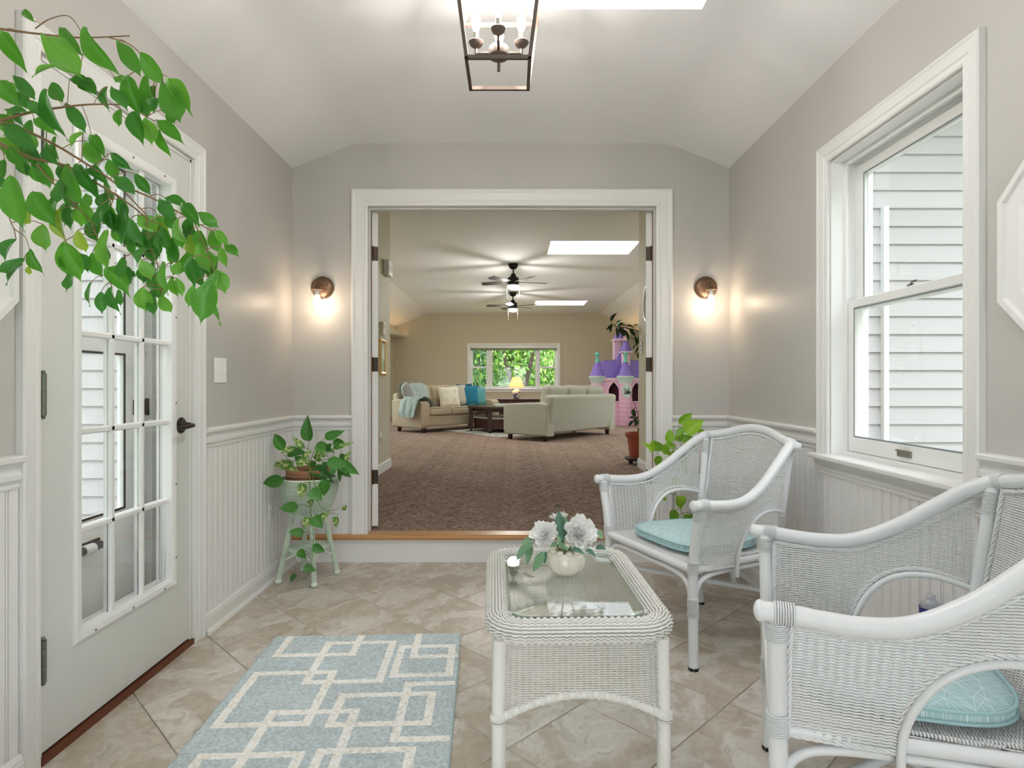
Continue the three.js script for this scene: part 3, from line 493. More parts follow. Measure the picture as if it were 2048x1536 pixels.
// double doors folded open into the passage
function leaf(s) {
  const d = struct(s < 0 ? 'door_3' : 'door_4', s < 0 ? 'white door leaf folded open on the left' : 'white door leaf folded open on the right');
  d.position.set(s * 0.859, 0, -DB - 0.135); d.rotation.y = -s * 0.27;           // swung a little past square
  put('slab', rb(Math.min(0, s * 0.043), Math.max(0, s * 0.043), FY + 0.012, OY - 0.006, -0.86, 0, 0.002), M.trim, d);
  for (const y of [0.505, 1.225, 1.935]) put('hinge', [rb(Math.min(0, s * 0.036), Math.max(0, s * 0.036), y - 0.045, y + 0.045, -0.001, 0.0025, 0.001), cyl(0.007, 0.092, s * 0.036, y, 0.006, 'y', 10)], M.bronze, d);
  put('knob', [lathe([[0, 0], [0.03, 0], [0.03, 0.006], [0.012, 0.01], [0.012, 0.03], [0.026, 0.04], [0.026, 0.056], [0, 0.062]], 18).rotateZ(-s * PI / 2).translate(s * 0.043, 1.1, -0.79)], M.bronze, d);
}
leaf(-1); leaf(1);
// ------------------------------------------------------------------ outside
{
  structMesh('ground_lawn', uvm(bx(-40, 40, -0.35, -0.2, -70, 30)), std('#6f9a3e', 1), 'green lawn around the house');
  structMesh('ground_paving', bx(-8, 8, -0.2, -0.17, 0.2, 10), std('#cdc9c3', 0.9), 'pale concrete paving before the porch');
  structMesh('ground_gravel', [bx(-8, 8, -0.2, -0.175, -DB - 0.1, 0.2), bx(-8, FX0 - 0.2, -0.2, -0.17, -FD, -DB - 0.1), bx(FX1 + 0.2, 8, -0.2, -0.17, -FD, -DB - 0.1)], std('#9d9891', 1), 'grey gravel along the house walls');
  for (const [n, a, b, lab] of [['wall_siding_left', -3.6, XL - 0.14, 'white clapboard wall outside the left door'], ['wall_siding_right', XR + 0.14, 3.7, 'white clapboard wall outside the right window']]) {
    const w = struct(n, lab); put('sheathing', bx(a, b, -0.2, 3.15, -DB - 0.14, -DB - 0.06), M.siding, w);
    const g = uvm(ext([[0, 0], [0.03, 0], [0.008, 0.128], [0, 0.128]].map((p) => [p[0], p[1]]), [], b - a, new THREE.Matrix4().set(0, 0, 1, a, 0, 1, 0, 0, -1, 0, 0, 0, 0, 0, 0, 1)), 1.3);
    g.applyMatrix4(new THREE.Matrix4().makeScale(1, 1, -1)); { const p = g.attributes.position; for (let i = 0; i < p.count; i += 3) { const t = [p.getX(i), p.getY(i), p.getZ(i)]; p.setXYZ(i, p.getX(i + 1), p.getY(i + 1), p.getZ(i + 1)); p.setXYZ(i + 1, ...t); } } g.computeVertexNormals();
    for (let k = 0; k < 29; k++) { const m = put('clapboard', g, M.siding, w); m.position.set(0, -0.19 + k * 0.1125 + 0.027, -DB - 0.06); }
  }
  structMesh('eave_far', [bx(-4, XL - 0.14, 3.02, 3.16, -DB - 0.2, -DB + 1.3), bx(XR + 0.14, 4, 3.02, 3.16, -DB - 0.2, -DB + 1.3)], M.trim, 'white eave above the clapboards');
  structMesh('roof_far', [bx(-4, -2.3, 3.16, 3.24, -DB - 0.1, -FD - 0.4), bx(2.4, 4, 3.16, 3.24, -DB - 0.1, -FD - 0.4)], M.dirt, 'roof edges of the long room');
  // white corner trim and window casing seen through the door and the window
  structMesh('trim_9', [bx(2.305, 2.335, -0.1, 2.2, -DB + 0.0, -DB - 0.04)], M.vinyl, 'white vertical trim strip on the right clapboards');
}

// ------------------------------------------------------------------ lamps
const bulbMat = (hex, k) => std('#ffffff', 0.4, { emissive: hex, emissiveIntensity: k });
function pointLamp(parent, x, y, z, hex, cd, radius = 1, name = 'lamp_light') { const l = new THREE.PointLight(hex, cd, 0, 2); l.position.set(x, y, z); l.shadow.radius = radius; l.castShadow = true; l.name = name; parent.add(l); return l; }
{ // lantern
  const cx = -0.042, cz = -1.905, g = thing('ceiling_lantern', 'dark bronze open cage lantern with four candle bulbs hanging from the ceiling', 'lantern', [cx, 0, cz]);
  const b = 0.0955, t = 0.125, yb = 2.085, yt = 2.315, bar = 0.0055;
  const sq = (h, y) => [[-h, y, -h], [h, y, -h], [h, y, h], [-h, y, h]];
  const bars = (pts, closed) => { const o = []; for (let i = 0; i < pts.length - (closed ? 0 : 1); i++) { const p = V(...pts[i]), q = V(...pts[(i + 1) % pts.length]), d = q.clone().sub(p), L = d.length(); const m = new THREE.BoxGeometry(bar * 2, bar * 2, L + bar * 2); const y = Math.abs(d.clone().normalize().y) > 0.5 ? V(1, 0, 0) : V(0, 1, 0), Z = d.clone().normalize(), X = y.clone().cross(Z).normalize(), Y = Z.clone().cross(X); m.applyMatrix4(new THREE.Matrix4().makeBasis(X, Y, Z)); m.translate((p.x + q.x) / 2, (p.y + q.y) / 2, (p.z + q.z) / 2); o.push(clean(m)); } return o; };
  put('bottom_ring', bars(sq(b, yb), true), M.lantern, g); put('shoulder_ring', bars(sq(t, yt), true), M.lantern, g);
  for (let k = 0; k < 4; k++) { put('upright', bars([sq(b, yb)[k], sq(t, yt)[k]], false), M.lantern, g); put('roof_arm', bars([sq(t, yt)[k], sq(0.03, 2.47)[k]], false), M.lantern, g); }
  put('top_plate', bx(-0.036, 0.036, 2.465, 2.478, -0.036, 0.036), M.lantern, g);
  put('stem', [cyl(0.006, 0.12, 0, 2.53, 0), cyl(0.005, 0.25, 0, 2.345, 0), cyl(0.005, 0.03, 0, 2.108, 0)], M.lantern, g); put('canopy', lathe([[0, 2.565], [0.03, 2.566], [0.055, 2.575], [0.06, 2.59], [0, 2.59]], 28), M.lantern, g);
  put('hub', lathe([[0, 2.128], [0.014, 2.128], [0.03, 2.135], [0.032, 2.142], [0.032, 2.166], [0.026, 2.172], [0.006, 2.174], [0.006, 2.22], [0, 2.22]], 24), M.lantern, g);
  for (let k = 0; k < 4; k++) {
    const a = k * PI / 2, x = Math.cos(a) * 0.072, z = Math.sin(a) * 0.072;
    const c = new THREE.Group(); c.name = 'candle_arm'; c.position.set(0, 0, 0); g.add(c);
    put('arm', [tube([[Math.cos(a) * 0.02, 2.15, Math.sin(a) * 0.02], [x, 2.15, z]], 0.0045), cyl(0.0045, 0.03, x, 2.162, z)], M.lantern, c);
    put('drip_pan', lathe([[0, 2.165], [0.005, 2.166], [0.017, 2.173], [0.024, 2.184], [0.0235, 2.186], [0.014, 2.18], [0, 2.178]], 20, x, 0, z), M.lantern, c);
    put('candle_sleeve', cyl(0.0085, 0.034, x, 2.198, z), M.silver, c);
    put('bulb', lathe([[0.006, 0.0], [0.011, 0.012], [0.0155, 0.028], [0.0145, 0.042], [0.009, 0.058], [0.003, 0.068], [0, 0.07]], 16, x, 2.215, z), bulbMat('#fff1dc', 0.3), c);
    pointLamp(c, x, 2.245, z, '#fff6ec', LAMP.lantern, 0.6, 'candle_light');
  }
}
function sconce(px, label) {
  const g = thing('wall_sconce', label, 'wall light', [px, 1.695, -DB], 0, 'pair of bronze wall sconces');
  put('back_plate', lathe([[0, 0.03], [0.03, 0.03], [0.055, 0.024], [0.06, 0.016], [0.066, 0.014], [0.07, 0.008], [0.07, 0], [0, 0]], 36).rotateX(PI / 2), M.sconce, g);
  for (const x of [-0.035, 0.035]) put('screw', ball(0.004, x, 0.0, 0.03), M.silver, g);
  put('arm', [tube([[0, 0.0, 0.02], [0, 0.005, 0.07], [0, 0.006, 0.1]], 0.008), lathe([[0, 0.02], [0.008, 0.02], [0.009, 0.0], [0.027, -0.022], [0.031, -0.028], [0, -0.028]], 24, 0, 0, 0.105)], M.sconce, g);
  put('socket', cyl(0.0125, 0.035, 0, -0.042, 0.105), M.silver, g);
  put('glass_shade', lathe([[0.026, -0.027], [0.036, -0.04], [0.043, -0.062], [0.047, -0.095], [0.055, -0.125], [0.066, -0.145], [0.067, -0.147], [0.064, -0.1455], [0.0535, -0.125], [0.0455, -0.095], [0.0415, -0.062], [0.0345, -0.04]], 32, 0, 0, 0.105), M.sconceGlass, g);
  put('bulb', lathe([[0.012, -0.058], [0.013, -0.065], [0.02, -0.08], [0.027, -0.1], [0.0265, -0.115], [0.019, -0.13], [0, -0.137]], 20, 0, 0, 0.105), bulbMat('#fff3dd', 0.35), g);
  pointLamp(g, 0, -0.105, 0.105, '#ffe4c4', LAMP.sconce, 1.2, 'sconce_light');
}
sconce(-1.172, 'bronze wall sconce with clear bell glass left of the doorway');
sconce(1.198, 'bronze wall sconce with clear bell glass right of the doorway');
// switch and outlet plates
{
  const g = thing('light_switch', 'white double toggle switch plate on the left wall above the chair rail', 'switch', [XL, 1.163, -2.79]);
  put('plate', rb(0, 0.006, -0.058, 0.058, -0.058, 0.058, 0.003), M.plate, g); for (const z of [-0.023, 0.023]) { put('toggle', [rb(0.004, 0.018, -0.01, 0.006, z - 0.004, z + 0.004, 0.002)], M.plate, g); for (const y of [-0.03, 0.03]) put('screw', cyl(0.0028, 0.002, 0.006, y, z, 'x', 8), M.plate, g); }
  const o = thing('wall_outlet', 'white outlet plate on the beadboard beside the plant stand', 'outlet', [XL + 0.0095, 0.39, -3.36]);
  put('plate', rb(0, 0.006, -0.058, 0.058, -0.036, 0.036, 0.003), M.plate, o); put('socket_face', [rb(0.004, 0.009, 0.008, 0.038, -0.017, 0.017, 0.003), rb(0.004, 0.009, -0.038, -0.008, -0.017, 0.017, 0.003)], std('#e8e8e4', 0.3), o);
}
// baseboard heater
{
  const g = thing('baseboard_heater', 'white metal baseboard heater along the floor of the right wall', 'heater', [XR - 0.01, 0, 0]);
  const z0 = -0.55, z1 = -2.98;
  put('back_panel', bx(-0.006, 0, 0.012, 0.17, z0, z1), M.plate, g);
  put('front_cover', moulding([[0.052, 0.035], [0.058, 0.035], [0.058, 0.125], [0.05, 0.138], [0.046, 0.136], [0.052, 0.123]], V(0, 0, z0), V(0, 0, z1), V(-1, 0, 0)), M.plate, g);
  put('damper', moulding([[0.002, 0.165], [0.045, 0.158], [0.05, 0.15], [0.053, 0.152], [0.048, 0.163], [0.002, 0.172]], V(0, 0, z0), V(0, 0, z1), V(-1, 0, 0)), M.plate, g);
  put('element', [cyl(0.011, z0 - z1 - 0.05, -0.028, 0.075, (z0 + z1) / 2, 'z', 8), bx(-0.045, -0.01, 0.045, 0.105, z0 - 0.05, z1 + 0.05)], M.iron, g);
  for (const z of [z0, z1 - 0.012]) put('end_cap', rb(-0.06, 0, 0.0, 0.175, z, z + 0.012, 0.003), M.plate, g);
}
// ------------------------------------------------------------------ area rug
{
  const W = 512, H = 840, cw = 0.79, cl = 1.3;
  T.rug = canvasTex(W, H, (c) => {
    c.fillStyle = '#c4d1d3'; c.fillRect(0, 0, W, H);
    const X = (u) => u / cw * W, Y = (v) => v / cl * H;
    c.strokeStyle = '#faf8f0'; c.lineWidth = 0.029 / cw * W; c.lineJoin = 'miter';
    for (const [a, b, d, e] of [[0.063, -0.1, 0.364, 0.184], [0.244, 0.076, 0.51, 0.408], [0.555, 0.125, 0.762, 0.371], [0.612, -0.1, 0.95, 0.217], [0.042, 0.333, 0.325, 0.677], [0.402, 0.507, 0.711, 0.689], [0.196, 0.608, 0.466, 0.93], [0.62, 0.436, 0.95, 0.777], [0.07, 0.836, 0.353, 1.15], [0.412, 0.827, 0.677, 1.06], [0.56, 0.97, 0.95, 1.2]]) c.strokeRect(X(a), Y(b), X(d - a), Y(e - b));
    const im = c.getImageData(0, 0, W, H), p = im.data; for (let y = 0; y < H; y++) for (let x = 0; x < W; x++) { const q = (y * W + x) * 4, n = 0.86 + 0.28 * fbm(x / 5, y / 5, 4096, 3, 5), m = 0.96 + 0.08 * fbm(x / 60, y / 60, 4096, 3, 6); for (let k = 0; k < 3; k++) p[q + k] = Math.min(255, p[q + k] * n * m); } c.putImageData(im, 0, 0);
  });
  T.rugBump = dataTex(512, (u, v) => 255 * fbm(u * 90, v * 90, 90, 3, 44), false);
  const g = thing('area_rug', 'pale blue rug with overlapping cream rectangles on the tile floor', 'rug', [-0.59, 0, -1.95], 0.045);
  const N = 64, L = 104, pl = new THREE.PlaneGeometry(cw, cl, N, L); pl.rotateX(-PI / 2); { const p = pl.attributes.position; for (let i = 0; i < p.count; i++) p.setY(i, 0.0135 + 0.0022 * (rnd() - 0.5)); pl.computeVertexNormals(); }
  put('pile', pl, std('#ffffff', 1, { map: T.rug, bumpMap: rep(T.rugBump, 2), bumpScale: 0.004 }), g);
  put('bound_edge', [tube([[-cw / 2, 0.007, -cl / 2], [cw / 2, 0.007, -cl / 2], [cw / 2, 0.007, cl / 2], [-cw / 2, 0.007, cl / 2], [-cw / 2, 0.007, -cl / 2]], 0.0068, { straight: true, n: 4, sides: 8 })], std('#b4c6c8', 1), g);
}
// ------------------------------------------------------------------ wicker armchair
function cushionGeo(wf, wb, dp, h) { // seat pad, front edge at z = dp/2
  const pos = [], idx = [], uv = [], N = 48, R = 9;
  const out = (a) => { const c = Math.cos(a), s = Math.sin(a), e = 3.4, q = Math.pow(Math.pow(Math.abs(c), e) + Math.pow(Math.abs(s), e), -1 / e); const z = s * q * dp / 2, w = wb + (wf - wb) * (z / dp + 0.5); return [c * q * w / 2, z]; };
  for (const top of [1, -1]) for (let i = 0; i <= R; i++) for (let k = 0; k <= N; k++) { const t = i / R, [x, z] = out(k / N * 2 * PI), y = h / 2 * top * (0.45 + 0.55 * Math.sqrt(Math.max(0, 1 - t ** 2.6))); pos.push(x * t, h / 2 + y, z * t); uv.push(x * t, z * t); }
  const r = (N + 1); for (const o of [0, (R + 1) * r]) for (let i = 0; i < R; i++) for (let k = 0; k < N; k++) { const a = o + i * r + k, b = a + r; o ? idx.push(a, b, a + 1, b, b + 1, a + 1) : idx.push(a, a + 1, b, b, a + 1, b + 1); }
  for (let k = 0; k < N; k++) { const a = R * r + k, b = (R + 1) * r + R * r + k; idx.push(a, a + 1, b, b, a + 1, b + 1); }
  const g = new THREE.BufferGeometry(); g.setAttribute('position', new THREE.Float32BufferAttribute(pos, 3)); g.setAttribute('uv', new THREE.Float32BufferAttribute(uv, 2)); g.setIndex(idx); g.computeVertexNormals();
  const edge = []; for (let k = 0; k <= N; k++) { const [x, z] = out(k / N * 2 * PI); edge.push([x, h / 2 + h * 0.22, z]); }
  const edge2 = edge.map((p) => [p[0], h / 2 - h * 0.22, p[2]]);
  return [g, [tube(edge, 0.0045, { n: 96, sides: 6, caps: false }), tube(edge2, 0.0045, { n: 96, sides: 6, caps: false })]];
}
T.padPrint = canvasTex(1024, 1024, (c, w) => {
  c.fillStyle = '#abcace'; c.fillRect(0, 0, w, w); c.strokeStyle = 'rgba(222,236,236,.95)'; c.lineWidth = 3.2; let s = 11; const r = () => { s = (s * 16807) % 2147483647; return s / 2147483647; };
  const n = 9, st = w / n; const node = (i, j) => { const h = hash((i + n) % n, (j + n) % n, 3), g = hash((i + n) % n, (j + n) % n, 4); return [(i + 0.2 + 0.6 * h) * st, (j + 0.2 + 0.6 * g) * st]; };
  for (let i = -1; i <= n; i++) for (let j = -1; j <= n; j++) for (const [a, b] of [[1, 0], [0, 1], [1, 1], [2, 1], [1, -1]]) { const p = node(i, j), q0 = node(i + a, j + b), q = [q0[0] + (i + a >= n ? 0 : 0), q0[1]]; const wrap = (v, k, m) => v; c.beginPath(); c.moveTo(...p); c.lineTo(...q); if (Math.hypot(p[0] - q[0], p[1] - q[1]) < st * 2.6) c.stroke(); }
});
const padMat = std('#ffffff', 0.8, { map: rep(T.padPrint, 2.6), bumpMap: rep(T.linen, 60), bumpScale: 0.0004 });
const pipeMat = std('#a3c5ca', 0.8);
function makeChair(label, pos, turn) {
  const g = thing('wicker_armchair', label, 'armchair', pos, turn, 'pair of white wicker armchairs');
  const zr = -0.49, fx = 0.30, rx = 0.245;
  // rails
  const arm = (s) => [[s * 0.352, 0.642, 0.035], [s * 0.35, 0.64, -0.02], [s * 0.347, 0.632, -0.14], [s * 0.338, 0.642, -0.23], [s * 0.322, 0.69, -0.33], [s * 0.3, 0.765, -0.43], [s * 0.282, 0.818, -0.5], [s * 0.265, 0.842, -0.545]].map((p) => V(...p));
  const armC = {}; for (const s of [-1, 1]) armC[s] = new THREE.CatmullRomCurve3(arm(s), false, 'centripetal');
  const crest = [[-0.3, 0.835, -0.55], [-0.265, 0.843, -0.552], [-0.18, 0.858, -0.585], [-0.08, 0.884, -0.61], [0, 0.892, -0.616], [0.08, 0.884, -0.61], [0.18, 0.858, -0.585], [0.265, 0.843, -0.552], [0.3, 0.835, -0.55]].map((p) => V(...p));
  const crestC = new THREE.CatmullRomCurve3(crest, false, 'centripetal');
  put('crest_rail', [tube(crest, 0.0195, { n: 40, sides: 10 })], M.rattan, g);
  const bind = [];
  for (const s of [-1, 1]) {
    put('arm_rail', [tube(arm(s), 0.0205, { n: 44, sides: 10 }), ball(0.0215, s * 0.352, 0.642, 0.036, 1, 1, 0.6, 12, 8)], M.rattan, g);
    const post = [[s * fx, 0.0, -0.005], [s * fx, 0.2, -0.003], [s * (fx + 0.002), 0.37, 0], [s * (fx + 0.016), 0.48, 0.002], [s * (fx + 0.036), 0.57, 0.004], [s * (fx + 0.046), 0.632, 0.005]].map((p) => V(...p));
    put('front_leg', [tube(post, 0.0195, { n: 26, sides: 10 })], M.rattan, g);
    put('foot_cap', cyl(0.0198, 0.012, s * fx, 0.006, -0.005), M.rubber, g);
    const rear = [[s * 0.25, 0, -0.5], [s * 0.246, 0.2, -0.49], [s * rx, 0.4, zr], [s * 0.25, 0.6, -0.515], [s * 0.258, 0.825, -0.545]].map((p) => V(...p));
    put('rear_leg', [tube(rear, 0.0185, { n: 26, sides: 10 })], M.rattan, g); put('foot_cap', cyl(0.019, 0.012, s * 0.25, 0.006, -0.5), M.rubber, g);
    bind.push(...binding(V(s * fx, 0.205, -0.003), V(s * fx, 0.275, -0.002), 0.0205), ...binding(V(s * (fx + 0.003), 0.375, 0), V(s * (fx + 0.008), 0.42, 0.001), 0.0208), ...binding(V(s * (fx + 0.04), 0.585, 0.004), V(s * (fx + 0.046), 0.622, 0.005), 0.021), ...binding(V(s * 0.351, 0.641, 0.008), V(s * 0.3505, 0.6405, -0.026), 0.0218));
    bind.push(...binding(V(s * 0.246, 0.42, -0.493), V(s * 0.249, 0.54, -0.508), 0.0195), ...binding(V(s * 0.253, 0.76, -0.536), V(s * 0.2575, 0.815, -0.544), 0.0195), ...binding(crestC.getPoint(s < 0 ? 0.1 : 0.9), crestC.getPoint(s < 0 ? 0.17 : 0.83), 0.0208));
    // side panel: S(q along the side 0..0.5, height y)
    const rail = (q) => { let best = null, bt = 0; const z = -q; for (let k = 0; k <= 60; k++) { const p = armC[s].getPoint(k / 60); const e = Math.abs(p.z - z); if (best === null || e < best) { best = e; bt = k / 60; } } return armC[s].getPoint(bt); };
    const top = []; for (let k = 0; k <= 40; k++) top.push(rail(0.012 + k / 40 * 0.5));
    const tp = (q) => { const f = Math.max(0, Math.min(39.999, (q - 0.012) / 0.5 * 40)), i = Math.floor(f); return top[i].clone().lerp(top[i + 1], f - i); };
    const yb = 0.372, S = (q, y) => { const T1 = tp(q), f = Math.max(0, (y - yb) / (T1.y - yb)), u = q / 0.5, bxx = fx + (rx + 0.01 - fx) * u + 0.012 * Math.sin(u * PI); const x = bxx + (Math.abs(T1.x) - bxx) * f * f * 0.9, e = 0.004; return [V(s * x, y, -q * (0.98 + 0.06 * f)), V(s, 0.15, 0.15).normalize()]; };
    const arch = (q) => { if (q < 0.225) return -1; const a = (q - 0.225) / 0.18; return q < 0.405 ? yb + 0.205 * Math.sqrt(Math.max(0, 1 - (1 - a) ** 2.4)) : yb + 0.205 - 0.9 * (q - 0.405) ** 1.6; };
    put('side_weave', weave({ S, s0: 0.014, s1: 0.492, y0: yb, y1: 0.86, pitch: 0.0185, row: 0.0063, inside: (q, y) => y < tp(q).y - 0.02 && y > arch(q) + 0.004 && q < 0.48 + (y - yb) * 0.1 }), M.wicker, g);
    const aq = []; for (let k = 0; k <= 22; k++) { const q = 0.226 + (0.492 - 0.226) * (k / 22) ** 1.7; aq.push([q, arch(q)]); } aq[0][1] = 0.33; aq.splice(1, 0, [0.2262, 0.37]);
    const ap = (off, dy) => aq.map(([q, y]) => { const [p, n] = S(q, Math.max(y, 0.33) + dy); return p.addScaledVector(n, off); });
    put('arch_frame', [tube(ap(0.009, 0), 0.0085, { n: 60 }), tube(ap(-0.007, 0), 0.0085, { n: 60 })], M.rattan, g);
    const br = []; braid(aq.slice(2).map(([q, y]) => S(q - 0.006, y + 0.012)[0]), 0.0045, 38, br);
    const tb = []; for (let k = 0; k <= 30; k++) { const q = 0.02 + k / 30 * 0.47; tb.push(S(q, tp(q).y - 0.024)[0]); } braid(tb, 0.0045, 38, br);
    const fb = []; for (let k = 0; k <= 12; k++) fb.push(S(0.02, yb + k / 12 * 0.24)[0]); braid(fb, 0.0045, 38, br);
    const bb = []; for (let k = 0; k <= 8; k++) bb.push(S(0.02 + k / 8 * 0.2, yb + 0.002)[0]); braid(bb, 0.004, 38, br);
    put('edge_braid', br, M.wicker, g);
    // bent brackets under the seat
    put('side_bracket', [tube([[s * fx, 0.265, -0.012], [s * (fx - 0.001), 0.31, -0.02], [s * (fx - 0.004), 0.34, -0.05], [s * (fx - 0.012), 0.352, -0.1], [s * (fx - 0.035), 0.354, -0.25], [s * (rx + 0.012), 0.352, -0.39], [s * (rx + 0.004), 0.335, -0.45], [s * rx, 0.29, -0.478], [s * rx, 0.25, -0.484]], 0.0105, { n: 50 })], M.rattan, g);
    put('seat_rail', [tube([[s * (fx - 0.004), 0.382, 0], [s * (rx + 0.002), 0.382, -0.49]], 0.0145, { n: 6, sides: 10 })], M.rattan, g);
  }
  put('front_bracket', [tube([[-fx + 0.012, 0.265, -0.002], [-fx + 0.02, 0.31, 0], [-fx + 0.05, 0.34, 0], [-fx + 0.1, 0.352, 0], [0, 0.354, 0], [fx - 0.1, 0.352, 0], [fx - 0.05, 0.34, 0], [fx - 0.02, 0.31, 0], [fx - 0.012, 0.265, -0.002]], 0.0105, { n: 50 })], M.rattan, g);
  put('seat_rail', [tube([[-fx, 0.385, 0.001], [fx, 0.385, 0.001]], 0.0165, { n: 4, sides: 10 })], M.rattan, g); put('seat_rail', [tube([[-rx, 0.382, zr], [rx, 0.382, zr]], 0.014, { n: 4 })], M.rattan, g);
  put('cross_stretcher', [tube([[-fx, 0.245, 0], [rx, 0.215, -0.488]], 0.012, { n: 4 })], M.rattan, g); put('cross_stretcher', [tube([[fx, 0.23, 0], [-rx, 0.2, -0.488]], 0.012, { n: 4 })], M.rattan, g);
  put('seat_weave', weave({ S: (x, z) => [V(x, 0.398 - 0.004 * Math.cos(x * 5), z), V(0, 1, 0)], s0: -0.29, s1: 0.29, y0: -0.48, y1: 0.002, pitch: 0.0185, row: 0.0065, up: true, inside: (x, z) => Math.abs(x) < rx + (fx - rx) * (z + 0.49) / 0.49 - 0.006 }), M.wicker, g);
  // back panel
  const ct = []; for (let k = 0; k <= 60; k++) ct.push(crestC.getPoint(0.08 + 0.84 * k / 60)); const ctop = (x) => { for (let i = 0; i < 60; i++) if (x <= ct[i + 1].x) return ct[i].clone().lerp(ct[i + 1], (x - ct[i].x) / (ct[i + 1].x - ct[i].x)); return ct[60].clone(); };
  const SB = (x, y) => { const t = ctop(x), f = Math.max(0, (y - 0.39) / (t.y - 0.39)); return [V(x * (0.97 + 0.03 * f), y, zr - 0.02 * (1 - (x / 0.25) ** 2) + (t.z - zr + 0.02 * (1 - (x / 0.25) ** 2)) * f), V(0, 0.15, 1).normalize()]; };
  put('back_weave', weave({ S: SB, s0: -0.238, s1: 0.238, y0: 0.39, y1: 0.88, pitch: 0.0185, row: 0.0063, inside: (x, y) => y < ctop(x).y - 0.021 }), M.wicker, g);
  const bb = []; const tb = []; for (let k = 0; k <= 24; k++) { const x = -0.232 + k / 24 * 0.464; tb.push(SB(x, ctop(x).y - 0.025)[0].add(V(0, 0, 0.004))); } braid(tb, 0.0045, 38, bb); for (const s of [-1, 1]) { const e = []; for (let k = 0; k <= 10; k++) e.push(SB(s * 0.229, 0.4 + k / 10 * 0.43)[0].add(V(0, 0, 0.005))); braid(e, 0.0045, 38, bb); } put('edge_braid', bb, M.wicker, g);
  put('cane_binding', bind, M.rattan, g);
  return g;
}
const CH = [[[0.5785, 0, -2.5835], Math.atan2(-0.924, 0.384), 'far'], [[0.662, 0, -1.53], Math.atan2(-0.933, -0.36), 'near']];
makeChair('white wicker armchair standing in the far right corner before the lime green plant', CH[0][0], CH[0][1]);
{ const c = scene.children[scene.children.length - 1].clone(); c.name = numbered('wicker_armchair'); c.userData = { ...c.userData, label: 'nearest white wicker armchair under the sash window, cut off by the right edge' }; c.position.set(...CH[1][0]); c.rotation.y = CH[1][1]; scene.add(c); }
for (const [p, r, k] of CH) {
  const g = thing('seat_cushion', k === 'far' ? 'aqua seat cushion on the far wicker armchair' : 'aqua seat cushion with white line print on the nearest wicker armchair', 'cushion', [p[0], 0.4035, p[2]], r, 'aqua seat cushions');
  const inner = new THREE.Group(); const [body, piping] = cushionGeo(0.49, 0.42, 0.43, 0.052); for (const q of [body, ...piping]) q.translate(0, 0, -0.26);
  put('pad', body, padMat, g); put('piping', piping, pipeMat, g);
  for (const s of [-1, 1]) put('tie', [tube([[s * 0.2, 0.02, -0.46], [s * 0.225, 0.005, -0.5], [s * 0.26, -0.03, -0.53], [s * 0.275, -0.1, -0.525]], 0.005, { sides: 5 }), tube([[s * 0.225, 0.005, -0.5], [s * 0.27, 0.02, -0.525], [s * 0.285, -0.015, -0.53], [s * 0.25, -0.03, -0.525], [s * 0.235, -0.11, -0.52]], 0.005, { sides: 5 })], pipeMat, g);
}
